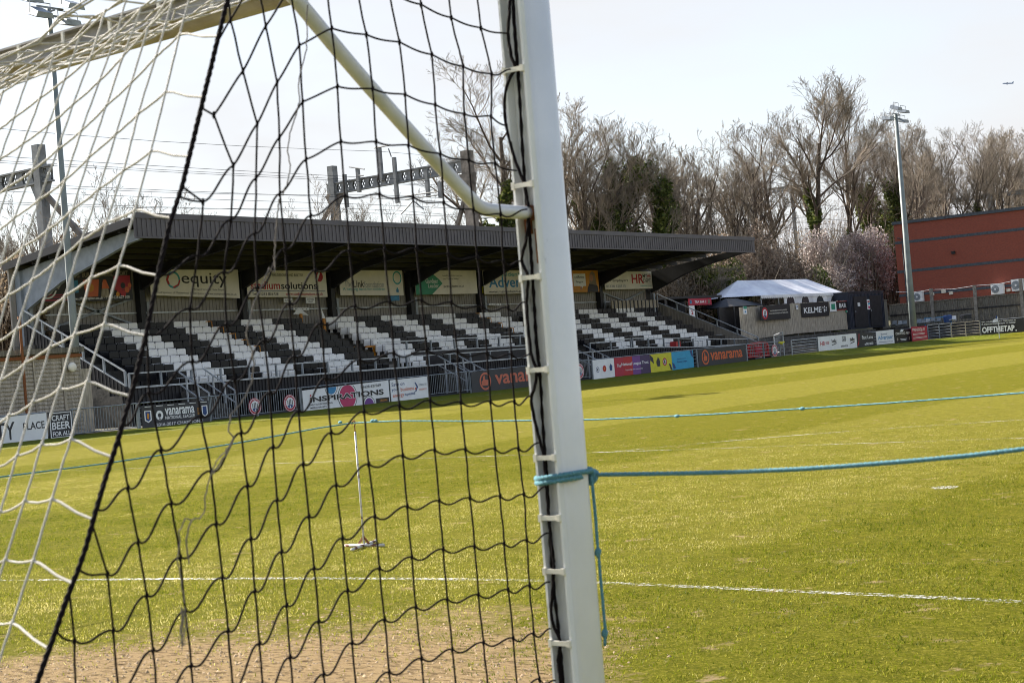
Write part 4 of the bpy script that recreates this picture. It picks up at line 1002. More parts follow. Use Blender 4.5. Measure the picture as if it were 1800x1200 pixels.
# round club badges wired to the fence
for k, (px, py, r, lab) in enumerate([(448.5, 714, 15, 'round red club badge on the fence, farther left of the bubble board'), (510, 708, 15, 'round red club badge on the fence, close left of the bubble board'),
                                      (1019, 652, 13.5, 'round red club badge half hidden by the goal post'), (1362, 616, 11, 'round red club badge on the fence rails near the red barrier')]):
    c_ = onX(px, py, XF + 0.075); rr_ = onX(px, py - r, XF + 0.075)[2] - c_[2]
    o = MB(); vs = []
    ring_ = [(c_[1] + rr_ * math.cos(a), c_[2] + rr_ * math.sin(a)) for a in np.linspace(0, 2 * math.pi, 25)[:-1]]
    o = MB().poly(ring_, 'x', XF + 0.05, XF + 0.07).build('club_badge', M['crimson']); tag(o, lab, 'badge', 'round club badges on the fence')
    art = MB(); mats_ = ['white', 'black', 'dk_blue']
    def Pn(u, v, off): return (XF + 0.07 + off, c_[1] + u * rr_, c_[2] + v * rr_)
    def dsk(r0, mi_, off, u=0, v=0): art.add([Pn(u + r0 * math.cos(a), v + r0 * math.sin(a), off) for a in np.linspace(0, 2 * math.pi, 25)[:-1]], [tuple(range(24))], mi_)
    vs = []
    for a in np.linspace(0, 2 * math.pi, 25)[:-1]: vs += [Pn(.95 * math.cos(a), .95 * math.sin(a), .004), Pn(.89 * math.cos(a), .89 * math.sin(a), .004)]
    art.add(vs, [(2 * i, (2 * i + 2) % 48, (2 * i + 3) % 48, 2 * i + 1) for i in range(24)], 0)
    dsk(.66, 0, .004)
    for q_ in range(4): art.add([Pn(-.42 + .24 * q_, -.18, .006), Pn(-.30 + .24 * q_, -.18, .006), Pn(-.30 + .24 * q_, .5 - .1 * abs(q_ - 1.5), .006), Pn(-.42 + .24 * q_, .5 - .1 * abs(q_ - 1.5), .006)], [(0, 1, 2, 3)], 1)
    art.add([Pn(-.5, -.32, .0065), Pn(-.25, -.58, .0065), Pn(.25, -.58, .0065), Pn(.5, -.32, .0065), Pn(.2, -.2, .0065), Pn(-.2, -.2, .0065)], [(0, 1, 2, 3, 4, 5)], 2)
    dsk(.1, 0, .008, 0, -.42)
    for a in np.linspace(-0.25, 3.4, 13): dsk(.045, 0, .004, .78 * math.cos(a), .78 * math.sin(a))
    art.build('crest', [M[m_] for m_ in mats_], o)

def fence_run(px0, px1, style, label, post_every=2.4, mat_='galv_dark'):
    f0 = lambda px: (np.interp(px, [p[0] for p in rail_px], [p[1] for p in rail_px]), np.interp(px, [p[0] for p in rail_px], [p[2] for p in rail_px])) if px <= 1380 else (599 - (px - 1380) * .1045, 627 - (px - 1380) * .118)
    a = onX(px0, f0(px0)[1], XF); b_ = onX(px1, f0(px1)[1], XF)
    y0, y1 = a[1], b_[1]
    zb = lambda y: float(np.interp(y, [y0, y1], [a[2], b_[2]]))
    Ht = 0.97
    root = thing('metal_railing', label, 'railing', 'railing lengths between the advertising boards', loc=(XF, y0, zb(y0)))
    def L(y, z, dx=0.0): return (dx, y - y0, zb(y) - zb(y0) + z)
    ra = MB().tube([L(y0, Ht), L(y1, Ht)], 0.022, 8)
    if style == 'rails':
        for z in (0.22, 0.42, 0.62, 0.80): ra.tube([L(y0, z), L(y1, z)], 0.016, 6)
    else: ra.tube([L(y0, 0.12), L(y1, 0.12)], 0.014, 6)
    ra.build('rail', M[mat_], root)
    n = max(1, round((y1 - y0) / post_every))
    for k in range(n + 1):
        y = y0 + (y1 - y0) * k / n
        MB().box(-0.03, 0.03, y - y0 - 0.03, y - y0 + 0.03, zb(y) - zb(y0) - 0.05, zb(y) - zb(y0) + Ht + 0.005).build('post', M[mat_], root)
    if style == 'bars':
        bm_ = MB(); k = 0; y = y0 + 0.12
        while y < y1 - 0.05:
            bm_.beam(L(y, 0.12), L(y, Ht), 0.014, 0.014); y += 0.125
        bm_.build('bars', M[mat_], root)
    return root
fence_run(-60, 83, 'bars', 'metal railing behind the plain white board at the left edge')
fence_run(129, 243, 'bars', 'vertical bar railing between the craft beer board and the champions board')
fence_run(246, 370, 'rails', 'metal railing carrying the charcoal champions board')
fence_run(371, 530, 'bars', 'vertical bar railing carrying the two round badges left of the bubble board')
fence_run(531, 754, 'rails', 'metal railing carrying the bubble board and energy board')
fence_run(755, 828, 'bars', 'short vertical bar railing right of the energy board, by the middle steps')
fence_run(829, 996, 'rails', 'metal railing carrying the coral emblem board')
fence_run(997, 1042, 'bars', 'short vertical bar railing just right of the goal post')
fence_run(1043, 1226, 'rails', 'metal railing carrying the trust, yellow and blue boards')
fence_run(1227, 1313, 'rails', 'metal railing carrying the orange emblem board')
fence_run(1314, 1372, 'rails', 'open railing in front of the red plastic barrier', mat_='galv_dark')
fence_run(1393, 1438, 'rails', 'open five-bar railing left of the long white board', mat_='galv')
fence_run(1438, 1604, 'rails', 'metal railing carrying the far boards from white to black')
# far end railings
def fence_y(px0, px1, label, mat_):
    a = onY(px0, np.interp(px0, [1632, 1725, 1800], [597, 588, 582]), YB); b_ = onY(px1, np.interp(px1, [1632, 1725, 1800], [597, 588, 582]), YB)
    root = thing('metal_railing', label, 'railing', 'railing lengths between the advertising boards', loc=(a[0], YB + .05, 0.28))
    W = b_[0] - a[0]; ra = MB()
    for z in (0.2, 0.42, 0.64, 0.86, 1.08): ra.tube([(0, 0, z), (W, 0, z)], 0.02, 6)
    ra.build('rail', M[mat_], root)
    for k in range(3): MB().box(W * k / 2 - .03, W * k / 2 + .03, -.03, .03, -0.05, 1.1).build('post', M[mat_], root)
fence_y(1632, 1672, 'dull five-rail fence right of the crimson board', 'galv_dark')
fence_y(1673, 1723, 'brown wooden five-rail fence left of the corner flag board', 'timber')
fence_y(1724, 1830, 'railing carrying the black board behind the corner flag', 'galv_dark')

# corner flag
cf = thing('corner_flag', 'white corner flag post with small white and dark flag at the far corner', 'flag', loc=(-38.9, 108.5, 0))
MB().tube([(0, 0, 0), (0, 0, 1.55)], 0.025, 8).build('pole', M['white'], cf)
MB().add([(-.02, 0, 1.2), (-.42, .03, 1.16), (-.36, .05, 1.36), (-.02, 0, 1.52), (-.02, .01, 1.2), (-.42, .04, 1.16), (-.36, .06, 1.36), (-.02, .01, 1.52)], [(0, 1, 2, 3), (7, 6, 5, 4), (0, 4, 5, 1), (1, 5, 6, 2), (2, 6, 7, 3)]).build('flag', M['white'], cf)
MB().add([(-.03, -.01, 1.42), (-.16, -.01, 1.42), (-.12, 0, 1.62), (-.02, 0, 1.66)], [(0, 1, 2, 3)]).build('flag', M['dk_blue'], cf)

# ------------------------------------------------------------------ the stand
def zw(y, z): return z - 0.0083 * (min(max(y, 30), 95) - 40) * min(1.0, max(0.0, z) / 2.2)
def W3D(x, y, z): return (x, y, zw(y, z))
stand = thing('grandstand', 'long covered seating stand with a dark cantilever roof beside the pitch', 'stand')
Y0, Y1 = 37.2, 86.3
FR = [37.6, 43.85, 50.0, 56.15, 62.3, 68.4, 74.55, 80.6, 86.5]
def SB(m, name, mat_, parent=None, **k): m.warp(W3D); return m.build(name, mat_, parent if parent is not None else stand, **k)
# roof sheet, fascia
roof = SB(MB().poly([(-46.05, 8.02), (-54.5, 7.02), (-54.5, 6.92), (-46.05, 7.90)], 'y', Y0 - .1, Y1 + .1), 'roof', M['roof_under'])
ri = MB()
for k in range(44):
    y = Y0 + (Y1 - Y0) * (k + .5) / 44
    ri.poly([(-46.3, 8.055), (-54.4, 7.06), (-54.4, 7.03), (-46.3, 8.02)], 'y', y - .03, y + .03)
SB(ri, 'roof_rib', M['roof_under'], roof)
fa = MB().box(-46.04, -45.98, Y0 - .12, Y1 + .12, 7.27, 7.97)
y = Y0
while y < Y1:
    fa.box(-45.985, -45.955, y, y + .11, 7.28, 7.96); y += 0.235
SB(fa, 'fascia', M['fascia'])
SB(MB().box(-46.06, -45.93, Y0 - .14, Y1 + .14, 7.972, 8.19).box(-46.03, -45.94, Y0 - .12, Y1 + .12, 7.20, 7.268), 'fascia_cap', M['fascia'])
for k in range(7):
    x = -47.2 - 1.12 * k; z = 7.86 - (abs(x) - 46.05) * .118
    SB(MB().box(x - .05, x + .05, Y0 + .1, Y1 - .1, z - .20, z - .0), 'purlin', M['black_steel'])
ut = [(-46.3, 7.62), (-54.3, 6.68)]
for i, y in enumerate(FR):
    end = i in (0, len(FR) - 1)
    lowr = [(-54.3, 4.9), (-53.6, 5.13), (-51.3, 6.02), (-49.5, 6.46), (-46.95, 7.12), (-46.3, 7.2)]
    if i == len(FR) - 1: lowr = [(-54.3, 5.25), (-53.6, 5.48), (-51.3, 6.34), (-49.5, 6.80), (-46.95, 7.25), (-46.3, 7.3)]
    if not end: lowr = [(-54.3, 5.75), (-53.95, 5.88), (-51.8, 6.68), (-49.5, 6.98), (-46.95, 7.30), (-46.3, 7.36)]
    pts_ = [(-46.3, 7.66), (-54.3, 6.70)] + lowr
    mk_ = 'pale_beam' if i == 0 else 'black_steel'
    b_ = MB().poly(pts_, 'y', y - .03, y + .03)
    fl_ = MB()
    for p, q_ in zip(lowr[1:], lowr[2:]): fl_.beam((p[0], y, p[1]), (q_[0], y, q_[1]), .2, .03)
    be = SB(b_, 'roof_beam', M[mk_]); SB(fl_, 'flange', M[mk_], be)
    po = MB().box(-54.3, -53.95, y - .15, y + .15, 0, 6.7)
    SB(po, 'post', M['pale_beam' if i == 0 else 'black_steel'])
    SB(MB().box(-53.95, -53.90, y + .17, y + .33, 2.0, 5.35), 'post_trim', M['galv_dark'])
if True:
    g = MB().beam((-46.2, Y0 - .16, 7.86), (-54.45, Y0 - .16, 6.90), .08, .3)
    SB(g, 'gable_trim', M['black_steel'])
# rear wall
rw = MB().box(-54.42, -54.36, Y0, Y1, 0, 6.9); y = Y0
while y < Y1: rw.box(-54.365, -54.33, y, y + .05, 2.8, 6.9); y += 0.21
SB(rw, 'rear_wall', M['grey_clad'])
ra = MB()
for a, b_ in zip(FR, FR[1:]): ra.box(-54.33, -54.22, a + .35, b_ - .2, 4.83, 4.90)
SB(ra, 'wall_rail', M['galv'])
SB(MB().beam((-54.25, 81.2, 5.45), (-54.25, 83.6, 4.9), .08, .08).beam((-54.25, 86.0, 5.5), (-54.25, 83.6, 4.9), .08, .08), 'wall_brace', M['galv_dark'])
SB(MB().beam((-54.2, 38.0, 4.0), (-54.2, 43.4, 5.5), .09, .09).beam((-54.2, 40.2, 5.4), (-54.2, 43.6, 4.3), .09, .09), 'wall_brace', M['galv_dark'])
# seating terrace
NR = 8
prof_ = [(-54.36, 0)]
prof_.append((-54.36, 3.57))
for r in range(NR):
    xf = -52.98 + .757 * r
    prof_ += [(xf, 3.57 - .335 * r), (xf, 3.57 - .335 * (r + 1))]
prof_ += [(-47.2, 3.57 - .335 * NR), (-47.2, 0)]
SB(MB().poly(prof_, 'y', Y0 + .02, Y1 - .02), 'seating_steps', M['con_dark'])
ai = MB()
for ya, yb in ((53.2, 54.7), (69.15, 70.6)):
    for r in range(NR * 2 - 1):
        xf = -53.1 + .3785 * r; ai.box(xf - .38, xf, ya, yb, 3.3 - .1675 * r - .3, 3.57 - .1675 * r)
SB(ai, 'aisle_steps', M['concrete'])
# front wall and ramp
def wall_top(y): return float(np.interp(y, [37, 54, 64, 70, 73.5, 80, 87], [1.5, 1.50, 1.56, 1.62, 1.70, 1.42, 1.33]))
fw = MB(); n = 50
for k in range(n):
    a = Y0 + (Y1 - Y0) * k / n; b_ = Y0 + (Y1 - Y0) * (k + 1) / n
    fw.add([(-47.2, a, -.1), (-47.2, b_, -.1), (-47.2, b_, wall_top(b_)), (-47.2, a, wall_top(a))], [(0, 1, 2, 3)])
y = Y0 + .03
while y < Y1 - .1:
    fw.box(-47.2, -47.165, y, y + .06, 0, wall_top(y) - .03); y += .19
SB(fw, 'front_wall', M['black_clad'])
def rail_line(y): return wall_top(y) + float(np.interp(y, [37, 66, 72, 79, 87], [.55, .50, .58, .62, .40]))
rb = MB(); ys_ = list(np.linspace(Y0, Y1, 26)); stairs = [(39.6, 1.0), (55.7, 1.0), (66.8, 1.0)]
for a, b_ in zip(ys_, ys_[1:]): rb.beam((-47.15, a, wall_top(a)), (-47.15, b_, wall_top(b_)), .07, .07)
SB(rb, 'wall_coping', M['galv'])
rp = []
segs = [(Y0, 53.0), (53.6, 66.4), (68.9, 73.0), (73.2, 86.6)]
for a, b_ in segs:
    rt = MB(); nn = max(2, int((b_ - a) / 1.5)); yy = np.linspace(a, b_, nn + 1)
    for p, q_ in zip(yy, yy[1:]): rt.beam((-47.15, p, rail_line(p)), (-47.15, q_, rail_line(q_)), .05, .05)
    rp += list(yy); SB(rt, 'guard_rail', M['galv'])
for k, y in enumerate(rp):
    SB(MB().box(-47.19, -47.11, y - .035, y + .035, wall_top(y), rail_line(y)), 'rail_post', M['galv_dark'])
# raised wheelchair deck in the front middle
SB(MB().box(-48.95, -48.88, 55.6, 68.7, 1.2, 2.26), 'deck_wall', M['black_clad'])
dr = MB().box(-48.93, -48.87, 53.6, 68.7, 2.80, 2.85).box(-48.93, -48.87, 55.6, 68.7, 2.26, 2.31)
dr.beam((-48.9, 68.7, 2.82), (-48.9, 69.9, 2.3), .05, .05)
SB(dr, 'deck_rail', M['galv'])
for y in np.linspace(55.7, 68.6, 8): SB(MB().box(-48.94, -48.86, y - .04, y + .04, 2.31, 2.80), 'rail_post', M['galv_dark'])
SB(MB().box(-48.8, -47.25, 55.6, 68.7, 1.0, 1.12), 'deck_floor', M['con_dark'])
# end ramp inner rail
er = MB().beam((-48.4, 78.5, 1.78), (-48.4, 85.6, 2.22), .05, .05).beam((-48.4, 79.5, 1.5), (-48.4, 85.6, 1.7), .05, .05)
for y in (79.5, 81, 82.5, 84, 85.6): er.box(-48.43, -48.37, y - .03, y + .03, 1.4, float(np.interp(y, [78.5, 85.6], [1.78, 2.22])))
SB(er, 'ramp_rail', M['galv_dark'])
# flank panels and sloping handrails
def flank(y, side_, t1, t2, p1, p2, name, rear=-53.7, front=-46.45):
    m = MB().poly([(rear, 0), (rear, p1), (front, p2), (front, 0)], 'y', y - .02, y + .02)
    k = rear + .15
    while k < front - .1:
        zt = p1 + (p2 - p1) * (k - rear) / (front - rear)
        m.box(k, k + .06, y - .045, y + .045, .1, zt - .05); k += .22
    SB(m, 'flank_panel', M['grey_clad' if side_ > 0 else 'black_clad'])
    h = MB().beam((rear, y, t1), (front, y, t2), .06, .06).beam((rear, y, p1 + .03), (front, y, p2 + .03), .05, .06)
    SB(h, 'sloping_rail', M['galv'])
    for k in range(6):
        s = k / 5; x = rear + (front - rear) * s
        SB(MB().box(x - .04, x + .04, y - .04, y + .04, p1 + (p2 - p1) * s, t1 + (t2 - t1) * s), 'rail_post', M['galv_dark'])
flank(86.75, 1, 5.27, 1.80, 4.68, 1.38, 'r')
flank(37.3, -1, 5.08, 2.15, 4.50, 1.56, 'l', -53.7, -47.5)
# steps down to the pitch with their balustrades
def steps_down(y, dz=0.0):
    m = MB()
    for k in range(6): m.box(-47.1 + .32 * k, -47.1 + .32 * (k + 1), y + .1, y + 1.3, 0, max(.12, 1.2 - .2 * k))
    SB(m, 'access_steps', M['con_dark'])
    for yy in (y, y + 1.4):
        h = MB()
        h.beam((-47.15, yy, 2.06), (-45.3, yy, 1.04), .05, .05).beam((-47.0, yy, 1.48), (-45.4, yy, .6), .045, .045)
        for x in (-46.6, -45.95, -45.35): h.box(x - .03, x + .03, yy - .03, yy + .03, 0, 1.04 + (x + 45.3) * -.551)
        SB(h, 'balustrade', M['galv'])
steps_down(39.6); steps_down(55.74); steps_down(66.9)
# timber screen standing over the right end seats
scr = MB().box(-53.4, -53.3, 80.7, 86.2, 4.35, 4.86)
so_ = SB(scr, 'timber_screen', M['timber'])
sl_ = MB()
for k in range(12): sl_.box(-53.34, -53.26, 80.9 + .46 * k, 80.98 + .46 * k, 3.6, 4.86)
SB(sl_, 'screen_slats', M['black_steel'])

# ---- seats: tip-up, one prototype per colour, then copies
def seat_proto(c, mk_):
    root = thing('stadium_seat', 'x', 'seat')
    m = MB()
    m.poly([(-.238, .545), (.238, .545), (.238, .76), (.20, .80), (-.20, .80), (-.238, .76)], 'x', -.05, -.01)
    m.box(-.012, .012, -.15, .15, .585, .60); m.box(-.06, -.051, -.19, .19, .58, .78)
    m.build('backrest', M[mk_], root)
    m = MB()
    m.poly([(.07, .20), (.11, .18), (.15, .48), (.14, .52), (.09, .52)], 'y', -.215, .215)
    m.box(.145, .16, -.16, .16, .42, .44); m.box(.0, .09, -.05, .05, .0, .36)
    m.build('seat_pan', M[mk_], root)
    return root
protoW, protoB = seat_proto('white', 'seat_white'), seat_proto('black', 'seat_black')
ORD = ['first', 'second', 'third', 'fourth', 'fifth', 'sixth', 'seventh', 'eighth', 'ninth', 'tenth', 'eleventh', 'twelfth']
seats = []
nb = {'white': 0, 'black': 0}
for ystart, pat, pitch_ in ((38.8, 'BWBWBWB', .5125), (54.8, 'WBWBWBW', .5125), (70.7, 'BWBWBWB', .521)):
    for bi, ch in enumerate(pat):
        c = 'white' if ch == 'W' else 'black'; bn = nb[c]; nb[c] += 1
        for r in range(NR):
            for k in range(4):
                y = ystart + pitch_ * (bi * 4 + k + .5)
                if r >= 6 and 55.7 < y < 69.3 and not (r == 7 and 57.6 < y < 58.7): continue
                if r == 7 and y < 40: continue
                z = zw(y, 3.57 - .335 * r)
                seats.append((-53.28 + .757 * r, y, z, c, r, k, bn))
seats.sort(key=lambda s: (s[0] - CAM[0]) ** 2 + (s[1] - CAM[1]) ** 2)
usedW = usedB = False
for i, (x, y, z, c, r, k, bn) in enumerate(seats[:298]):
    pr = protoW if c == 'white' else protoB
    first = (c == 'white' and not usedW) or (c == 'black' and not usedB)
    if c == 'white': usedW = True
    else: usedB = True
    s = pr if first else copy_tree(pr)
    s.location = (x, y, z)
    s['label'] = f'{c} seat, {ORD[r]} row down, {ORD[k]} of its four in {ORD[bn]} {c} block from left'
    s['group'] = f'{c} tip-up seats in the stand'
rest = MB()
for (x, y, z, c, r, k, bn) in seats[298:]:
    mi = 0 if c == 'white' else 1
    rest.poly([(y - .238, z + .545), (y + .238, z + .545), (y + .238, z + .76), (y + .20, z + .80), (y - .20, z + .80), (y - .238, z + .76)], 'x', x - .05, x - .01, mi)
    rest.poly([(x + .07, z + .20), (x + .11, z + .18), (x + .15, z + .47), (x + .14, z + .515), (x + .09, z + .515)], 'y', y - .215, y + .215, mi)
tag(rest.build('far_seats', [M['seat_white'], M['seat_black']]), 'black and white striped seats filling the farther half of the stand', 'seats', kind='stuff')
# orange hand loops between the seats
k_ = 0
for (ya, lab) in ((47.0, 'left'), (66.9, 'middle')):
    for r in range(5):
        if ya > 60 and r > 3: continue
        x = -53.05 + .757 * r; z = zw(ya, 3.57 - .335 * r)
        o = MB().tube([(x, ya - .35, z + .75), (x, ya, z + .75), (x, ya + .02, z + .35)], .025, 6).build('hand_loop', M['orange'])
        tag(o, f'orange hand loop, {ORD[r]} seat row down, {lab} of the two diagonal lines', 'handrail', 'orange hand loops among the seats')
for (px, pyt, pyb, X, lab) in ((568, 541, 582, -53.0, 'furled white flag on an orange post at the top of the aisle'), (527, 540, 566, -53.9, 'spread white flag on a short orange post behind the back seat row')):
    a = onX(px, pyt, X); b_ = onX(px + 3, pyb, X)
    root = thing('stored_flag', lab, 'flag', 'flags stored in the stand', loc=tuple(b_)); H = a[2] - b_[2]
    MB().box(-.04, .04, -.07, .07, 0, H * .55).build('pole', M['orange'], root)
    if px > 550: MB().add([(.02, -.12, H * .55), (.02, .12, H * .52), (.02, -.16, H), (-.03, 0, H * .6)], [(0, 1, 2), (2, 1, 3), (0, 2, 3), (0, 3, 1)]).build('flag', M['white'], root)
    else: MB().add([(.02, -.55, H * .55), (.02, .55, H * .42), (.02, -.15, H), (-.05, 0, H * .5), (.04, -.1, H * .6)], [(0, 4, 2), (4, 1, 2), (0, 2, 3), (3, 2, 1)]).build('flag', M['white'], root)
bp0 = onX(702, 645, -48.2)
for (px, pyt, pyb, X, lab) in ((657, 607, 628, -50.4, 'orange post at the left side of the aisle, lower down'), (624, 609, 622, -51.1, 'short orange post left in the aisle beside the black seats')):
    a = onX(px, pyt, X); b_ = onX(px + 2, pyb, X)
    tag(MB().box(X - .05, X + .05, b_[1] - .06, b_[1] + .06, b_[2], a[2]).box(X - .05, X + .05, b_[1] - .6, b_[1] - .062, a[2] - .08, a[2]).build('orange_post', M['orange']), lab, 'post')
# red box in front seats on the right
a = onX(1183, 602, -47.6); b_ = onX(1192, 612, -47.6)
tag(MB().box(-47.8, -47.4, a[1], b_[1], b_[2] - .1, a[2]).box(-47.82, -47.38, a[1] + .05, b_[1] - .05, a[2] + .002, a[2] + .06).build('litter_bin', M['red_plastic']), 'small red bin behind the guard rail near the right end of the front seats', 'bin')

# ------------------------------------------------------------------ floodlights
def floodlight(x, y, z0, ztop, label, r0, rt_, yaw_heads, headspec):
    root = thing('floodlight', label, 'floodlight', loc=(x, y, z0)); H = ztop - z0
    MB().tube([(0, 0, 0), (0, 0, H * .3), (0, 0, H)], [r0, r0 * .85, rt_], 12).build('pole', M['floodpole'], root, smooth=True)
    ca = MB().beam((0, -.95, H - .25), (0, .95, H - .25), .07, .07).beam((0.02, -.55, H + .05), (0.02, .65, H + .05), .06, .06).beam((-.35, 0, H - .1), (.35, 0, H - .1), .06, .06)
    ca.build('crossarm', M['galv_dark'], root)
    for (dx, dy, dz, tilt) in headspec:
        c, s = math.cos(tilt), math.sin(tilt)
        def P(a, b_, h): return (dx + a * c + h * s, dy + b_, H + dz - a * s + h * c)
        m = MB()
        w, l, h = .34, .40, .20
        vs = [P(-w, -l * .7, h), P(w * .9, -l * .8, h * .5), P(w * .9, l * .8, h * .5), P(-w, l * .7, h), P(-w, -l, -h * .4), P(w, -l, -h * .5), P(w, l, -h * .5), P(-w, l, -h * .4)]
        m.add(vs, [(0, 1, 2, 3), (7, 6, 5, 4), (0, 4, 5, 1), (1, 5, 6, 2), (2, 6, 7, 3), (3, 7, 4, 0)])
        hd = m.build('lamp', M['galv_dark'], root)
        lz = MB(); lz.add([P(-w * .9, -l * .9, -h * .52), P(w * .9, -l * .9, -h * .62), P(w * .9, l * .9, -h * .62), P(-w * .9, l * .9, -h * .52)], [(3, 2, 1, 0)]); lz.build('lens', M['lamp_glass'], hd)
        br = MB().tube([P(0, -l - .05, 0), P(-.1, -l - .05, h + .2), P(-.1, l + .05, h + .2), P(0, l + .05, 0)], .02, 5); br.build('bracket', M['galv_dark'], hd)
    return root
M['floodpole'] = mat('grey_green_pole', (0.19, 0.22, 0.22), 0.5, 0.1, 2)
floodlight(-47.5, 35.05, 0, 16.1, 'tall grey floodlight mast behind the white net at the left end of the stand', .17, .09, 0, [(.45, -.75, -.35, .35), (.15, .75, -.45, .2), (-.2, -.65, .35, .3), (.35, .8, .15, .25)])
floodlight(-45.2, 108.3, .25, 17.05, 'tall grey floodlight mast behind the crimson board on the right', .27, .13, 0, [(.4, -.75, .35, .25), (.3, .8, .25, .2), (-.2, -.95, -.35, .1), (.2, .75, -.45, .2)])

# ------------------------------------------------------------------ left shed and screen
shed = thing('timber_shed', 'weathered boarded shed with rusty trim at the far left behind the fence', 'shed')
SX = -45.1
def ySh(px, py): return onX(px, py, SX)[1]
ya, yb = 24.0, ySh(145, 690)
MB().box(-47.0, SX - .02, ya, yb, -.05, 3.0).build('wall', M['timber_dark'], shed)
cl = MB(); z = .05
while z < 2.75:
    cl.poly([(SX - .018, z), (SX + .03, z), (SX - .012, z + .135), (SX - .018, z + .135)], 'y', ya, yb); z += .14
cl.build('cladding', M['timber'], shed)
MB().box(SX - .02, SX + .07, ya, yb + .05, 2.78, 2.90).build('rusty_trim', M['rust'], shed)
MB().box(-47.2, SX + .14, ya, yb + .12, 2.95, 3.14).build('roof', M['timber_dark'], shed)
MB().box(SX + .032, SX + .06, ySh(57, 650), ySh(59, 650) + .02, 0.1, 2.8).box(SX + .032, SX + .06, ySh(108, 650), ySh(111, 650) + .02, .1, 2.8).build('batten', M['timber'], shed)
lc = onX(127, 645, SX + .2)
root = thing('wall_lamp', 'round cream bulkhead lamp on the shed wall', 'lamp', loc=tuple(lc))
MB().tube([(-.14, 0, 0), (-.05, 0, 0)], .10, 12).build('mount', M['galv_dark'], root)
MB().tube([(-.05, 0, 0), (-.03, 0, 0), (0.03, 0, 0), (.07, 0, 0)], [.15, .17, .17, .13], 18).build('diffuser', M['cream'], root, smooth=True)
tag(MB().box(SX - .6, SX - .5, yb + .15, ySh(178, 700), 0, 2.35).build('fence_panel', M['timber']), 'grey vertical board screen between the shed and the stand', 'fence')
p_ = onX(37, 560, -44.7); q_ = onX(48, 735, -44.7)
tag(MB().tube([(-44.7, q_[1], .0), (-44.7, q_[1], p_[2])], .05, 8).tube([(-44.7, q_[1], p_[2] - .02), (-44.7, q_[1], p_[2] + .08)], .075, 8).build('steel_post', M['rust']), 'thin rusty steel post in front of the shed', 'post')
# ------------------------------------------------------------------ right hand side: terrace, timber fence, marquee
te = MB()
for k in range(5): te.box(-45.9 - 1.1 * k - 1.1, -45.9 - 1.1 * k, 88.0, 113.0, 0.1, .42 + .24 * k)
tag(te.build('terrace', M['con_dark']), 'dark concrete standing terrace below the timber fence', 'terrace')
te = MB()
for k in range(4): te.box(-52, -20, 113.9 + .9 * k, 114.8 + .9 * k, 0.1, .55 + .28 * k)
tag(te.build('terrace', M['con_dark']), 'dark concrete terrace behind the far goal line boards', 'terrace')
XT = -51.6
def plank_wall(root, xa, ya, xb, yb, z0a, z0b, z1a, z1b, mk_='timber', name='planks'):
    L_ = math.hypot(xb - xa, yb - ya); n = int(L_ / .17); m = MB(); rg = random.Random(3)
    dx, dy = (xb - xa) / L_, (yb - ya) / L_; nx, ny = dy, -dx
    if nx < 0 and abs(nx) > abs(ny): nx, ny = -nx, -ny
    for k in range(n):
        s0, s1 = k / n, (k + .93) / n; o_ = rg.uniform(0, .02); h_ = rg.uniform(-.02, .03)
        P0 = (xa + (xb - xa) * s0, ya + (yb - ya) * s0); P1 = (xa + (xb - xa) * s1, ya + (yb - ya) * s1)
        zb0, zt0 = z0a + (z0b - z0a) * s0, z1a + (z1b - z1a) * s0 + h_
        vs = []
        for (p, q_) in (P0, P1):
            for t_ in (0.0 + o_, .03 + o_):
                vs += [(p + nx * t_, q_ + ny * t_, zb0), (p + nx * t_, q_ + ny * t_, zt0)]
        m.add(vs, [(0, 1, 3, 2), (4, 6, 7, 5), (0, 4, 5, 1), (2, 3, 7, 6), (1, 5, 7, 3), (0, 2, 6, 4)])
    m.build(name, M[mk_], root)
A_ = onX(1305, 540, XT - .2); Ab = onX(1308, 598, XT - .2); B_ = onX(1396, 533, XT); Bb = onX(1399, 586, XT); C_ = onX(1491, 528, XT); Cb = onX(1495, 578, XT)
tf = thing('timber_fence', 'tall grey vertical plank fence hung with black banners in front of the marquee', 'fence')
plank_wall(tf, A_[0] - .3, A_[1], B_[0], B_[1], Ab[2], Bb[2], A_[2], B_[2]); plank_wall(tf, B_[0], B_[1], C_[0], C_[1], Bb[2], Cb[2], B_[2], C_[2])
XN = XT + .12; BG = 'signs and banners on the timber fence'
board('banner', 'black banner with round red crest and two lines of small white writing on timber fence', 'banner', 'X', XN, (1337, 538, 563.5), (1389, 533, 560), 'black', [
    ('d', .14, .48, .42, 'red_ink'), ('d', .14, .48, .28, 'white'), ('r', .11, .13, .36, .66, 'black'), ('r', .15, .17, .36, .66, 'black'), ('p', [(.09, .34), (.19, .34), (.14, .16)], 'dk_blue'),
    ('t', 'MAIDENHEAD UNITED JUNIORS', .60, .60, .56, .10, 'cream', 1), ('t', 'WWW.MAIDENHEADUNITEDJFC.ORG', .60, .42, .64, .10, 'cream', 1)], group=BG)
board('banner', 'sagging black banner with big white capitals and a paw mark on timber fence', 'banner', 'X', XN, (1409, 533, 558), (1457, 530, 555), 'black', [
    ('t', 'KELME', .40, .48, .64, .40, 'white', 1.8), ('d', .83, .40, .12, 'white'), ('d', .78, .60, .07, 'white'), ('d', .84, .66, .07, 'white'), ('d', .90, .58, .07, 'white'), ('d', .89, .42, .06, 'white')], group=BG)
board('notice', 'white notice with green panel left of the small BAR sign', 'notice', 'X', XN, (1459, 531, 548), (1470, 530, 547), 'white', [('r', .2, .8, .2, .8, 'green_ink')], group=BG)
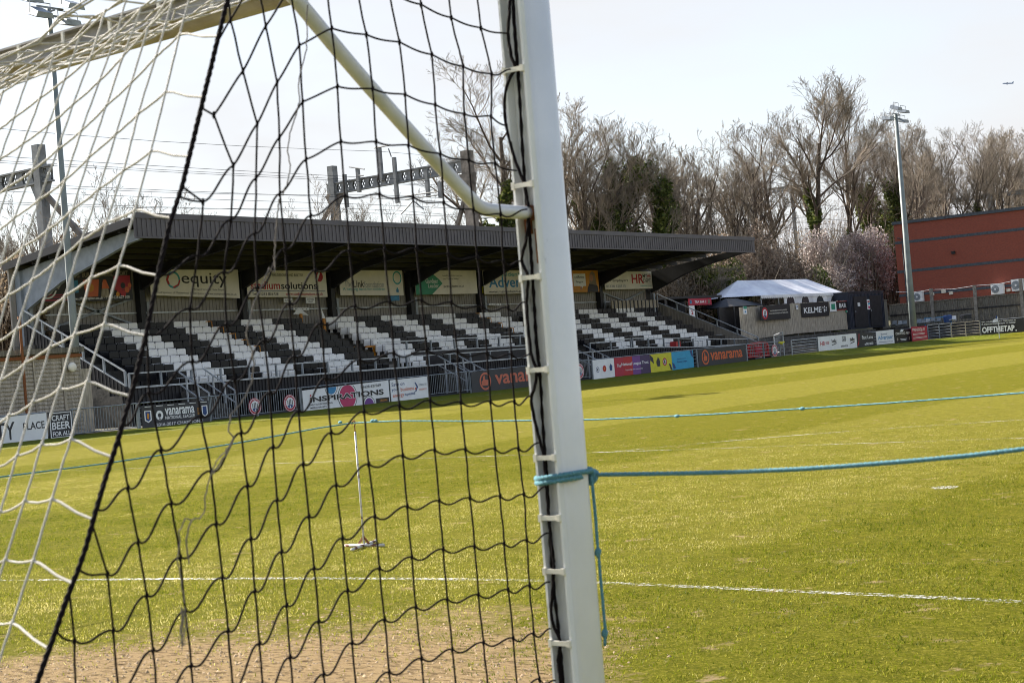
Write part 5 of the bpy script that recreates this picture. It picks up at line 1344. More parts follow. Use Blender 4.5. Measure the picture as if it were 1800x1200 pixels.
board('wall_sign', 'small black bar sign with red frame at the right end of the timber fence', 'sign', 'X', XN, (1471, 529.5, 545), (1491, 528.5, 544), 'black', [('r', 0, 1, .94, 1, 'red_ink'), ('r', 0, 1, 0, .06, 'red_ink'), ('t', 'BAR', .5, .5, .62, .5, 'white', 1.4)], group=BG)
board('notice', 'small green and white notice near the left end of the timber fence', 'notice', 'X', XN - .05, (1307, 538, 552), (1313, 538, 552), 'white', [('r', 0, 1, .65, 1, 'green_ink'), ('r', .3, .7, .2, .4, 'blue_ink')], group=BG)
board('notice', 'small white notice between the two big banners', 'notice', 'X', XN, (1399.5, 536, 544), (1403, 536, 544), 'white', [('r', .2, .8, .5, .8, 'dk_blue')], group=BG)
board('notice', 'tiny green disc sign below the bar sign', 'notice', 'X', XN, (1487, 545, 549), (1491, 545, 549), 'green_ink', [('d', .5, .5, .3, 'white')], group=BG)
# marquee
mq = thing('marquee', 'white party tent with arched windows rising behind the timber fence', 'tent')
XMf, XMb = -52.6, -58.6
y0m = onX(1300, 520, XMf)[1] + 3.0; y1m = onX(1481, 514, XMf)[1]
zE = onX(1376, 521, XMf)[2] + .12; zR = zE + 1.35
xm = (XMf + XMb) / 2
cm = MB(); nU, nV = 24, 8
for half in (0, 1):
    vs = []
    for j in range(nV + 1):
        for i in range(nU + 1):
            s = j / nV; u = i / nU; yy = y0m + (y1m - y0m) * u
            xx = (XMf + .05) + (xm - XMf - .05) * s if half == 0 else xm + (XMb - xm) * s
            zz = zE + (zR - zE) * s if half == 0 else zR - (zR - zE) * s
            sag_ = -.10 * abs(math.sin(u * math.pi * 6)) ** .7 * math.sin(math.pi * min(1, s)) 
            gable = 0
            if u < .16: gable = (1 - u / .16) * (s if half == 0 else 1 - s)      # hipped near end
            vs.append((xx, yy, zz + sag_ - gable * (zR - zE) * .9))
    cm.add(vs, [(j * (nU + 1) + i, j * (nU + 1) + i + 1, (j + 1) * (nU + 1) + i + 1, (j + 1) * (nU + 1) + i) for j in range(nV) for i in range(nU)])
cm.build('canopy', M['tent'], mq, smooth=True)
va = MB(); k = 0; y = y0m
while y < y1m - .1:
    va.add([(XMf + .07, y, zE + .02), (XMf + .07, y + .3, zE + .02), (XMf + .09, y + .3, zE - .16), (XMf + .08, y + .15, zE - .25), (XMf + .09, y, zE - .16)], [(0, 1, 2, 3, 4)]); y += .3
va.build('valance', M['tent'], mq)
yw0 = onX(1378, 524, XMf)[1]
MB().box(XMf - .03, XMf + .02, yw0, y1m, zE - 2.3, zE).build('side_wall', M['tent'], mq)
for k, px in enumerate((1390, 1416, 1442, 1467)):
    c_ = onX(px, 531, XMf + .03)
    MB().poly([(c_[1] - .62, c_[2] - .6), (c_[1] + .62, c_[2] - .6)] + [(c_[1] + .62 * math.cos(a), c_[2] - .1 + .62 * math.sin(a)) for a in np.linspace(0, math.pi, 12)], 'x', XMf + .022, XMf + .035).build('arched_window', M['glass'], mq)
for y in np.linspace(y0m + .1, y1m - .05, 6): MB().tube([(XMf, y, 1.2), (XMf, y, zE)], .03, 6).build('pole', M['galv'], mq)
MB().box(XMb, XMf - .04, y1m - .03, y1m, zE - 2.3, zE).build('end_wall', M['tent'], mq)
# dark gazebo beside it and the tea hut
gz = thing('dark_gazebo', 'low black pitched canopy in front of the marquee end', 'gazebo')
g0, g1 = onX(1268, 540, -53.4)[1], onX(1325, 540, -53.4)[1]; gzt = onX(1312, 523, -53.4)[2]; gze = onX(1275, 540, -53.4)[2]
MB().add([(-52.4, g0, gze), (-52.4, g1, gze), (-55.4, g1, gze), (-55.4, g0, gze), (-53.9, g0 + 1.6, gzt), (-53.9, g1 - 1.6, gzt)], [(0, 1, 5, 4), (1, 2, 5), (2, 3, 4, 5), (3, 0, 4)]).build('canopy', M['black_clad'], gz)
for (x, y) in ((-52.4, g0), (-52.4, g1), (-55.4, g0), (-55.4, g1)): MB().box(x - .04, x + .04, y - .04, y + .04, 1.2, gze).build('pole', M['black_steel'], gz)
th = thing('tea_hut', 'black open-fronted tea hut between the stand and timber fence', 'kiosk')
t0, t1 = onX(1162, 540, -54.5)[1] + .6, onX(1266, 540, -54.5)[1]; tz = onX(1215, 524, -54.5)[2]
MB().box(-57.5, -54.3, t0, t1, tz - .02, tz + .14).build('roof', M['black_clad'], th)
MB().box(-57.5, -57.4, t0, t1, .4, tz - .02).build('back_wall', M['black_clad'], th)
MB().box(-54.6, -54.5, t0, t1, .4, tz - 1.75).build('counter', M['black_clad'], th)
for y in (t0 + .05, t1 - .05): MB().box(-54.55, -54.42, y - .06, y + .06, .4, tz - .02).build('post', M['black_steel'], th)
tag(MB().box(-53.2, -53.05, onX(1264, 560, -53.1)[1], onX(1309, 560, -53.1)[1] - .1, .6, onX(1285, 541, -53.1)[2]).box(-53.21, -53.0, onX(1264, 560, -53.1)[1], onX(1309, 560, -53.1)[1] - .1, onX(1285, 541, -53.1)[2] + .002, onX(1285, 541, -53.1)[2] + .08).build('fence_panel', M['black_clad']), 'black gate panel between the tea hut and timber fence', 'gate')
board('wall_sign', 'red tea bar sign with two small crests on the tea hut', 'sign', 'X', -54.25, (1210, 525, 536.5), (1250.5, 523.5, 535.5), 'crimson', [
    ('t', 'TEA BAR 2', .52, .5, .50, .38, 'white', 1.3), ('d', .10, .5, .28, 'sky_board'), ('d', .10, .5, .16, 'dk_blue'), ('d', .88, .5, .28, 'green_ink'), ('d', .88, .5, .16, 'red_ink')])
board('wall_board', 'white upright notice board with red mark under the tea bar sign', 'sign', 'X', -54.28, (1212, 537, 559), (1221.5, 537, 559), 'white', [('p', [(.3, .3), (.7, .3), (.5, .5)], 'red_ink'), ('p', [(.3, .55), (.7, .45), (.45, .65)], 'red_ink')])
# container
ct = thing('storage_container', 'dark navy storage container with two doors, right of the timber fence', 'container')
XC = -51.3; c0 = onX(1493.5, 550, XC)[1]; c1 = onX(1555, 550, XC)[1]; cz0 = onX(1520, 577, XC)[2]; cz1 = onX(1520, 513.5, XC)[2]
MB().box(XC - 2.4, XC, c0, c1, cz0, cz1).build('body', M['navy'], ct)
rb_ = MB(); y = c0 + .1
while y < c1: rb_.box(XC + .001, XC + .03, y, y + .07, cz0 + .15, cz1 - .12); y += .26
rb_.build('corrugation', M['navy'], ct)
MB().box(XC - 2.45, XC + .06, c0 - .05, c1 + .05, cz1 + .002, cz1 + .08).build('roof', M['navy'], ct)
for pa_, pb2 in ((1501, 1524), (1529, 1549)):
    d0, d1_ = onX(pa_, 550, XC)[1], onX(pb2, 550, XC)[1]
    d_o = MB().box(XC + .032, XC + .07, d0, d1_, cz0 + .12, cz1 - .3).build('door', M['black_clad'], ct)
    MB().box(XC + .07, XC + .10, d0 + .15, d0 + .22, (cz0 + cz1) / 2 - .1, (cz0 + cz1) / 2).build('handle', M['galv'], d_o)
board('notice', 'small white paper on the left container door', 'notice', 'X', XC + .09, (1508, 532, 538), (1512, 532, 538), 'white', [('r', .2, .8, .5, .6, 'char')])
board('notice', 'tall coloured notices stuck between the container doors', 'notice', 'X', XC + .09, (1524.5, 526, 544), (1529, 526, 544), 'white', [('r', .1, .9, .7, .85, 'red_ink'), ('r', .3, 1, .5, .65, 'sky_board'), ('r', .3, .9, .1, .35, 'magenta')])
tag(MB().box(XC - 1.2, XC - .3, c1 + .15, c1 + 1.3, .8, onX(1560, 528, XC)[2]).box(XC - 1.25, XC - .25, c1 + .12, c1 + 1.33, onX(1560, 528, XC)[2] + .002, onX(1560, 528, XC)[2] + .08).build('timber_locker', M['timber_dark']), 'narrow grey timber locker right of the navy container', 'locker')
# open gate leaf and red barrier
ga = onX(1377, 583, -45.6); gb = onX(1392, 616, -45.6)
go = thing('gate_leaf', 'open tubular metal gate leaf beside the red barrier', 'gate', loc=(-44.6, onX(1379, 625, -44.6)[1], .2))
MB().tube([(0, 0, 0), (0, 0, 1.5)], .035, 8).tube([(-1.1, .9, 0), (-1.1, .9, 1.35)], .035, 8).tube([(0, 0, 1.48), (-1.1, .9, 1.33)], .03, 8).tube([(0, 0, .3), (-1.1, .9, .2)], .03, 8).build('frame', M['galv'], go)
mb_ = MB()
for k in range(1, 8): mb_.beam((-1.1 * k / 8, .9 * k / 8, .28), (-1.1 * k / 8, .9 * k / 8, 1.44), .015, .015)
mb_.build('bars', M['galv'], go)
rbp = onX(1334, 629, -44.9)
rd = thing('crowd_barrier', 'red plastic pedestrian barrier standing behind the fence near the badge', 'barrier', loc=(-44.9, onX(1316, 630, -44.9)[1], .16))
Lb = onX(1352, 628, -44.9)[1] - onX(1316, 630, -44.9)[1]
fr_ = MB(); fr_.poly([(0, .12), (0, .80), (.12, .98), (Lb * .5, 1.04), (Lb - .12, .98), (Lb, .80), (Lb, .12), (Lb - .09, .12), (Lb - .09, .76), (Lb - .2, .88), (Lb * .5, .92), (.2, .88), (.09, .76), (.09, .12)], 'x', -.04, .04)
fr_.box(-.035, .035, .091, Lb - .091, .12, .22)
for k in range(1, 12): fr_.box(-.02, .02, Lb * k / 12 - .03, Lb * k / 12 + .03, .22, .87)
fr_.build('frame', M['red_plastic'], rd)
MB().box(-.045, .046, Lb * .34, Lb * .64, .30, .74).build('panel', M['crimson'], rd)
for y in (.25, Lb - .3): MB().box(-.3, .3, y, y + .08, 0, .11).build('foot', M['black'], rd)
ye = onX(1373, 601, -44.0)
tag(MB().box(-44.04, -43.94, ye[1] - .3, ye[1] + .35, ye[2] - .06, ye[2] + .03).box(-44.06, -43.92, ye[1] - .05, ye[1] + .05, ye[2] - .14, ye[2] - .062).build('latch', M['yellow']), 'small yellow latch on the fence rail beside the gate leaf', 'latch')

# ------------------------------------------------------------------ brick building, units, far fence
YBk = 130.0
bk = thing('brick_building', 'long windowless red brick building with blue brick bands on the right', 'building')
bx = onY(1576, 460, YBk)[0]; bzt = onY(1600, 392, YBk)[2]
MB().box(bx, -8, YBk, YBk + 30, 0.2, bzt).build('wall', M['brick'], bk)
MB().box(bx - .12, -7.9, YBk - .12, YBk + 30.1, bzt + .002, bzt + .26).build('parapet_coping', M['band'], bk)
for pz in (onY(1600, 424.5, YBk)[2], onY(1600, 476, YBk)[2], onY(1600, 518, YBk)[2]):
    MB().box(bx - .02, -8.0, YBk - .025, YBk - .002, pz - .12, pz + .12).build('band', M['band'], bk)
dp = onY(1580, 430, YBk)
MB().tube([(dp[0] + .35, YBk - .08, 3), (dp[0] + .35, YBk - .08, bzt - 1.3), (dp[0] - .05, YBk - .08, bzt - 1.2)], .05, 6).build('pipe', M['band'], bk)
bk_shift = Matrix.Translation((bx, YBk, 0)) @ Matrix.Rotation(R_(2.6), 4, 'Z') @ Matrix.Translation((-bx, -YBk, 0))
bk.matrix_world = bk_shift
YW = 120.0
for k, (x0, y0_, x1, y1_, lab) in enumerate([(1606, 514, 1622, 529, 'leftmost white air conditioning unit, half behind the floodlight mast'), (1741, 500, 1764, 516, 'white air conditioning unit with round grey fan, left of the right-hand pair'), (1777, 492, 1800, 510, 'white air conditioning unit at the right edge of the photo')]):
    yk = YBk + (onY(x0, y0_, YBk)[0] - bx) * math.tan(R_(2.6)); a = onY(x0, y0_, yk - .52); b_ = onY(x1, y1_, yk - .52); h_ = a[2] - b_[2]
    ac = thing('air_conditioner', lab, 'air conditioner', 'air conditioning units on the brick wall', loc=(a[0], yk - .52, b_[2]))
    w_ = b_[0] - a[0]; h_ = abs(h_) 
    MB().box(0, w_, 0, .4, 0, h_).box(-.01, w_ + .01, -.01, .41, h_ + .001, h_ + .03).build('casing', M['white'], ac)
    MB().tube([(w_ * .36, -.004, h_ * .5), (w_ * .36, -.03, h_ * .5)], h_ * .38, 20).build('fan_grille', M['galv_dark'], ac)
    MB().tube([(w_ * .36, -.031, h_ * .5), (w_ * .36, -.045, h_ * .5)], h_ * .09, 12).build('hub', M['white'], ac)
    MB().box(.1, w_ - .1, .41, .5, -.08, -.005).build('bracket', M['galv_dark'], ac)
for (px, py, lab, mk_) in ((1676, 444, 'small dark bulkhead light high on the brick wall', 'black'), (1659, 512, 'small square cream vent on the brick wall between fence posts', 'cream'), (1639, 517, 'small round cream vent beside the first concrete post', 'cream'), (1672, 515, 'small low cream vent right of the square vent', 'cream'), (1773, 510, 'small pale fitting between the two right-hand units', 'cream')):
    yk = YBk + (onY(px, py, YBk)[0] - bx) * math.tan(R_(2.6)); c_ = onY(px, py, yk - .06)
    s_ = .22 if px != 1659 else .26
    tag(MB().box(c_[0] - s_ * .7, c_[0] + s_ * .7, yk - .16, yk - .003, c_[2] - s_ * .55, c_[2] + s_ * .55).box(c_[0] - s_ * .8, c_[0] + s_ * .8, yk - .2, yk - .161, c_[2] + s_ * .3, c_[2] + s_ * .56).build('wall_vent' if mk_ == 'cream' else 'wall_lamp', M[mk_]), lab, 'vent' if mk_ == 'cream' else 'lamp')
wf = thing('panel_fence', 'dark close-boarded fence with concrete posts in front of the brick building', 'fence')
a = onY(1563, 536, YW); b_ = onY(1800, 514, YW)
zt0 = a[2]
plank_wall(wf, a[0], YW, b_[0] + 8, YW, 1.0, 1.0, zt0, zt0, 'timber_dark')
MB().box(a[0], b_[0] + 8, YW - .09, YW - .04, zt0 - .06, zt0 + .04).build('capping', M['timber_dark'], wf)
MB().box(a[0], b_[0] + 8, YW - .10, YW - .04, 2.32, 2.42).build('rail', M['black_clad'], wf)
for px, py in ((1638, 507), (1714, 501), (1795, 490)):
    c_ = onY(px, py, YW)
    MB().box(c_[0] - .12, c_[0] + .12, YW - .28, YW - .105, .9, c_[2]).build('post', M['concrete'], wf)
wire = MB(); cs = [onY(px, py, YW - .15) for px, py in ((1575, 513), (1638, 509), (1714, 502), (1795, 491))]
for p, q_ in zip(cs, cs[1:]): wire.tube([tuple(p), tuple((p + q_) / 2 - np.array([0, 0, .12])), tuple(q_)], .02, 5)
wire.build('top_wire', M['galv'], wf)
# clutter on the far terrace: stacked seats and bins
rg = random.Random(8)
def clutter(px, py, w, h, mk_, lab, kind_):
    c_ = onY(px, py, 115.6); m = MB()
    if kind_ == 'seat':
        m.poly([(c_[0] - w / 2, c_[2]), (c_[0] + w / 2, c_[2]), (c_[0] + w * .55, c_[2] + h), (c_[0] - w * .3, c_[2] + h * 1.02)], 'y', 115.5, 115.58)
        m.box(c_[0] - w / 2, c_[0] + w / 2, 115.1, 115.49, c_[2] + h * .28, c_[2] + h * .38)
        n_ = 'folded_chair'
    else:
        m.tube([(c_[0], 115.4, c_[2]), (c_[0], 115.4, c_[2] + h * .9), (c_[0], 115.4, c_[2] + h)], [w * .42, w * .5, w * .35], 12); n_ = 'barrel'
    tag(m.build(n_, M[mk_]), lab, 'chair' if kind_ == 'seat' else 'barrel', 'chairs left on the far terrace' if kind_ == 'seat' else None)
spots = [(1573, 573), (1583, 573), (1591, 572), (1616, 570), (1624, 570), (1632, 569), (1641, 567), (1651, 567)]
for k, (px, py) in enumerate(spots):
    clutter(px, py, .38, .42, ['galv_dark', 'galv', 'galv_dark', 'pale_beam'][k % 4], f'{ORD[k]} small grey chair from left in the row behind the far fence', 'seat')
clutter(1668, 566, .7, .55, 'dk_blue', 'blue barrel on the far terrace left of the white chair', 'barrel')
clutter(1700, 560, .9, .35, 'char', 'dark covered tub on the far terrace', 'barrel')
clutter(1677, 564, .4, .4, 'white', 'white chair beside the blue barrel on the far terrace', 'seat')
c_ = onY(1648, 558, 115.9)
tag(MB().box(c_[0] - 1.1, c_[0] + 1.1, 115.85, 115.95, c_[2] - .03, c_[2] + .05).box(c_[0] - 1.1, c_[0] - 1.02, 115.86, 115.94, c_[2] - .7, c_[2] - .031).box(c_[0] + 1.02, c_[0] + 1.1, 115.86, 115.94, c_[2] - .7, c_[2] - .031).build('blue_bench', M['blue_ink']), 'thin blue bench above the row of grey chairs', 'bench')

# ------------------------------------------------------------------ railway gantries and wires behind the stand
def castellated(root, a, b_, depth, holes, mk_):
    """beam with six-sided openings between two points"""
    a = Vector(a); b_ = Vector(b_); d_ = (b_ - a); L_ = d_.length; d_.normalize(); m = MB()
    th_ = .16
    m.beam(a + Vector((0, 0, depth / 2)), b_ + Vector((0, 0, depth / 2)), .32, .08); m.beam(a - Vector((0, 0, depth / 2)), b_ - Vector((0, 0, depth / 2)), .32, .08)
    c = L_ / holes; hh = depth * .37
    for k in range(holes):
        s0 = c * k; mid = s0 + c / 2; w = c * .30
        def Q(s, z, o_): p = a + d_ * s; return (p.x, p.y + o_, p.z + z)
        e_ = depth / 2 - .04
        hexa = [(-w, 0), (-w * .45, hh), (w * .45, hh), (w, 0), (w * .45, -hh), (-w * .45, -hh)]
        out = [(-c / 2, 0), (-c / 2, e_), (c / 2, e_), (c / 2, 0), (c / 2, -e_), (-c / 2, -e_)]
        for o_ in (-th_ / 2, th_ / 2):
            vs = [Q(mid + s, z, o_) for s, z in hexa] + [Q(mid + s, z, o_) for s, z in out]
            m.add(vs, [(i, (i + 1) % 6, 6 + (i + 1) % 6, 6 + i) for i in range(6)])
        m.beam(Q(mid - w * .7, -hh, 0), Q(mid + w * .7, hh, 0), .05, .05); m.beam(Q(mid - w * .7, hh, 0), Q(mid + w * .7, -hh, 0), .05, .05)
    m.build('lattice_beam', M[mk_], root)
gy = 77.0
g1 = thing('railway_gantry', 'steel railway gantry with holed beam rising behind the middle of the stand roof', 'gantry')
la, lb = onY(584, 300, gy), onY(598, 400, gy); ra_, rb2 = onY(820, 265, gy), onY(826, 390, gy)
MB().box(la[0] - .25, la[0] + .25, gy - .25, gy + .25, 3, la[2] + .3).build('mast', M['aerial'], g1)
MB().box(ra_[0] - .3, ra_[0] + .3, gy - .3, gy + .3, 3, ra_[2]).build('mast', M['rusty_mast'], g1)
bl, br_ = onY(580, 333, gy), onY(826, 290, gy)
castellated(g1, (bl[0] - .2, gy, (bl[2] + br_[2]) / 2), (br_[0], gy, (bl[2] + br_[2]) / 2), .72, 17, 'aerial')
MB().beam((la[0] - .2, gy, bl[2] - 1.0), (la[0] - 2.2, gy - 1.4, bl[2] - 4.5), .25, .25).beam((ra_[0] - .1, gy, ra_[2] - 2.3), (ra_[0] - 1.9, gy, ra_[2] - 6), .22, .22).build('brace', M['rusty_mast'], g1)
MB().add([(la[0] - .9, gy, bl[2] - .4), (la[0] + 1.1, gy, bl[2] - .4), (la[0] + .25, gy, bl[2] - 1.5), (la[0] - .3, gy, bl[2] - 1.5)], [(0, 1, 2, 3)]).add([(ra_[0] - 1.0, gy, br_[2] - .5), (ra_[0] + .7, gy, br_[2] - .5), (ra_[0] + .3, gy, br_[2] - 1.9), (ra_[0] - .3, gy, br_[2] - 1.9)], [(0, 1, 2, 3)]).build('gusset', M['rusty_mast'], g1)
for (px, pt, pb) in ((609, 307, 365), (632, 296, 338), (670, 258, 318), (696, 277, 357), (753, 300, 347), (776, 320, 348)):
    a = onY(px, pt, gy); b_ = onY(px + (pb - pt) * .075, pb, gy)
    MB().beam((a[0], gy - .2, b_[2]), (a[0], gy - .2, a[2]), .22, .22, up=(0, 1, 0)).build('drop_tube', M['aerial'], g1)
cz = MB()
for (x0, y0_, x1, y1_) in ((619, 294, 646, 298), (663, 261, 690, 256), (718, 345, 776, 337), (718, 351, 776, 343), (710, 377, 730, 355), (730, 352, 750, 368), (688, 262, 693, 276), (636, 309, 644, 309)):
    a = onY(x0, y0_, gy); b_ = onY(x1, y1_, gy); cz.tube([(a[0], gy - .3, a[2]), (b_[0], gy - .3, b_[2])], .045, 6)
cz.build('cantilever_arm', M['aerial'], g1)
g2y = 46.0
g2 = thing('railway_gantry', 'dark railway gantry mast with holed beam behind the white net at far left', 'gantry')
a = onY(67, 255, g2y)
MB().box(a[0] - .24, a[0] + .24, g2y - .24, g2y + .24, 2.5, a[2]).build('mast', M['aerial'], g2)
b1 = onY(88, 308, g2y)
castellated(g2, (a[0] - 7.5, g2y, b1[2] + .1), (a[0] + .9, g2y, b1[2] + .1), .75, 10, 'aerial')
MB().beam((a[0] + .2, g2y, b1[2] - .8), (a[0] + 3.0, g2y + 1.0, b1[2] - 4.4), .24, .24).build('brace', M['rusty_mast'], g2)
MB().add([(a[0] - .9, g2y, b1[2] - .3), (a[0] + .9, g2y, b1[2] - .3), (a[0] + .3, g2y, b1[2] - 1.5), (a[0] - .3, g2y, b1[2] - 1.5)], [(0, 1, 2, 3)]).build('gusset', M['aerial'], g2)
g3y = 172.0
g3 = thing('railway_gantry', 'distant railway gantry seen through the bare trees right of the stand', 'gantry')
la, ra_ = onY(1222, 310, g3y), onY(1390, 310, g3y)
for x in (la[0], ra_[0]): MB().box(x - .16, x + .16, g3y - .16, g3y + .16, 3, la[2] - 2.9).build('mast', M['aerial'], g3)
castellated(g3, (la[0], g3y, la[2] - 3.2), (ra_[0], g3y, la[2] - 3.2), .55, 22, 'aerial')
g4 = thing('railway_gantry', 'concrete-coloured gantry mast among the trees above the brick building', 'gantry')
a = onY(1735, 273, 200.0)
MB().box(a[0] - .36, a[0] + .36, 199.6, 200.4, 3, a[2]).build('mast', M['aerial'], g4)
b1 = onY(1560, 372, 200); 
castellated(g4, (b1[0] - 2, 200, onY(1735, 345, 200)[2]), (a[0] + 8, 200, onY(1735, 345, 200)[2]), .5, 22, 'aerial')
WY0, WY1 = 20, 260
for k, (px, py, X) in enumerate([(0, 209, -66), (0, 283, -70), (300, 297, -72), (300, 322, -66), (300, 332, -66.5), (300, 345, -68), (300, 352, -70), (560, 306, -64), (300, 362, -72)]):
    p = onX(px, py, X); m = MB(); pts_ = []
    for y in np.linspace(WY0, WY1, 41):
        s = ((y - gy) / 50.0) % 1.0; pts_.append((X, y, p[2] - .45 * math.sin(math.pi * s) * (k % 3 == 0) - .1 * math.sin(math.pi * s)))
    m.tube(pts_, .012, 4)
    tag(m.build('overhead_wire', M['black_steel']), f'thin dark railway wire above the stand roof, {ORD[k]} of nine counted from the top', 'wire', 'overhead railway wires')

# aeroplane
pc, pv = ray(1772, 147); D_ = 5200.0; pos = pc + pv * D_
pl = thing('airliner', 'tiny airliner flying in the white sky at upper right', 'aeroplane', loc=tuple(pos))
m = MB(); m.tube([(-18, 0, 0), (-15, 0, .3), (-10, 0, .3), (12, 0, 0), (17, 0, .3), (19, 0, .6)], [.6, 1.8, 2.2, 2.2, 1.4, .4], 12)
m.build('fuselage', M['plane'], pl, smooth=True)
MB().add([(-2, 0, -.6), (5, 0, -.6), (10, 17, 1.4), (7.5, 17, 1.4), (10, -17, 1.4), (7.5, -17, 1.4), (-2, 0, 0), (5, 0, -.2), (10, 17, 1.7), (10, -17, 1.7)], [(0, 1, 2, 3), (1, 0, 5, 4), (6, 3, 8, 7), (6, 7, 9, 5)]).build('wing', M['plane'], pl)
MB().add([(-17, 0, 1), (-12, 0, 1.4), (-16.5, 0, 7), (-18.5, 0, 7), (-17, .3, 1), (-12, .3, 1.4), (-16.5, .3, 7), (-18.5, .3, 7)], [(0, 1, 2, 3), (7, 6, 5, 4), (1, 5, 6, 2), (0, 3, 7, 4)]).add([(-17, 0, 1), (-14, 0, 1), (-17, 6, 1.4), (-18.5, 6, 1.4), (-17, -6, 1.4), (-18.5, -6, 1.4)], [(0, 1, 2, 3), (1, 0, 5, 4)]).build('tail', M['plane'], pl)
for s_ in (-5.5, 5.5): MB().tube([(-1, s_, -1.6), (4, s_, -1.6)], 1.1, 8).build('engine', M['plane'], pl)
pl.rotation_euler = (0, R_(-4), math.atan2(_R[1], _R[0]) + math.pi)

# ------------------------------------------------------------------ trees
def rot_dir(d_, ang, az, rg):
    o_ = d_.orthogonal().normalized(); p = d_.cross(o_)
    ax = o_ * math.cos(az) + p * math.sin(az)
    return (d_ * math.cos(ang) + ax * math.sin(ang)).normalized()
def make_tree(seed, H, stems=1, spread=.5, first=.28, dens_=1.0, up_=.35, levels=4, trunk_r=None, lean=0.0):
    rg = random.Random(seed); T, C_ = MB(), MB(); spine = []
    def grow(p, d_, L_, r, lv):
        n = (5, 4, 4, 3, 2, 2)[lv]
        pts = [p.copy()]; rs = [r]; q_ = p.copy(); dd = d_.copy()
        for i in range(n):
            w = (.10, .18, .26, .32, .36)[min(lv, 4)]
            dd = (dd + Vector((rg.uniform(-w, w), rg.uniform(-w, w), rg.uniform(-w * .6, w) + up_ * (.12 if lv else .25)))).normalized()
            q_ = q_ + dd * L_ / n; pts.append(q_.copy()); rs.append(max(r * (1 - .68 * (i + 1) / n), .0095))
        (T if lv < 2 else C_).tube(pts, rs, (8, 5, 4, 3, 3)[min(lv, 4)], caps=False)
        if lv < 2: spine.extend([(a, b_) for a, b_ in zip(pts, rs)])
        if lv >= levels: return
        base_n = (10, 8, 7, 5.6, 1.8)[lv] * dens_
        nch = max(2, int(base_n + rg.uniform(-1, 1)))
        for k in range(nch):
            s = (first if lv == 0 else .22) + (1 - (first if lv == 0 else .22)) * (k + rg.random() * .8) / nch; s = min(s, .98)
            f = s * n; i = min(int(f), n - 1); pp = pts[i].lerp(pts[i + 1], f - i); rr_ = rs[i] * (1 - (f - i)) + rs[i + 1] * (f - i)
            base = (pts[i + 1] - pts[i]).normalized()
            ang = rg.uniform(.35, .85) * (spread / .5)
            nd = rot_dir(base, ang, rg.uniform(0, 6.28), rg); nd.z = nd.z * .8 + up_ * .6; nd.normalize()
            l2 = L_ * (1 - s * .42) * rg.uniform(.44, .74)
            grow(pp, nd, l2, max(rr_ * .62, .008), lv + 1)
    for s in range(stems):
        a = 6.28 * s / max(1, stems) + rg.random()
        off = 0 if stems == 1 else .35
        d0 = Vector((math.cos(a) * off * .6 + lean, math.sin(a) * off * .6, 1)).normalized()
        grow(Vector((math.cos(a) * off, math.sin(a) * off, 0)), d0, H * rg.uniform(.72, .8) * (1 if s == 0 else rg.uniform(.75, .98)), trunk_r or H * .017, 0)
    top = max(v[2] for v in C_.v) if C_.v else H
    return T, C_, spine, top
def leaf_cloud(centres, n, size, seed, flat=.5):
    """many small leaf faces scattered through a set of (centre, radii) lumps"""
    r = np.random.default_rng(seed); ws = np.array([c[1][0] * c[1][1] * c[1][2] for c in centres]) ** .8; ws /= ws.sum()
    idx = r.choice(len(centres), n, p=ws)
    cc = np.array([c[0] for c in centres])[idx]; rr_ = np.array([c[1] for c in centres])[idx]
    d_ = r.normal(size=(n, 3)); d_ /= np.linalg.norm(d_, axis=1)[:, None]
    rad = r.random(n) ** .45
    P = cc + d_ * rr_ * rad[:, None]
    P += (np.sin(P[:, [1, 2, 0]] * 2.3) * .25 + np.sin(P[:, [2, 0, 1]] * 5.1) * .1) * np.minimum(1, rr_ * .5)
    a = r.normal(size=(n, 3)); a /= np.linalg.norm(a, axis=1)[:, None]
    b_ = np.cross(a, r.normal(size=(n, 3))); b_ /= np.linalg.norm(b_, axis=1)[:, None] + 1e-9
    s = size * (.5 + r.random(n))[:, None]
    V = np.stack([P - a * s, P + b_ * s * flat, P + a * s, P - b_ * s * flat], 1).reshape(-1, 3)
    return V
def cloud_obj(name, V, mat_, parent=None):
    n = len(V) // 4; me = bpy.data.meshes.new(name)
    me.vertices.add(4 * n); me.vertices.foreach_set('co', V.astype(np.float32).reshape(-1))
    me.loops.add(4 * n); me.loops.foreach_set('vertex_index', np.arange(4 * n, dtype=np.int32))
    me.polygons.add(n); me.polygons.foreach_set('loop_start', np.arange(0, 4 * n, 4, dtype=np.int32))
    me.update(calc_edges=True); me.materials.append(M[mat_] if isinstance(mat_, str) else mat_)
    o = bpy.data.objects.new(name, me); col.objects.link(o)
    if parent is not None: o.parent = parent
    return o
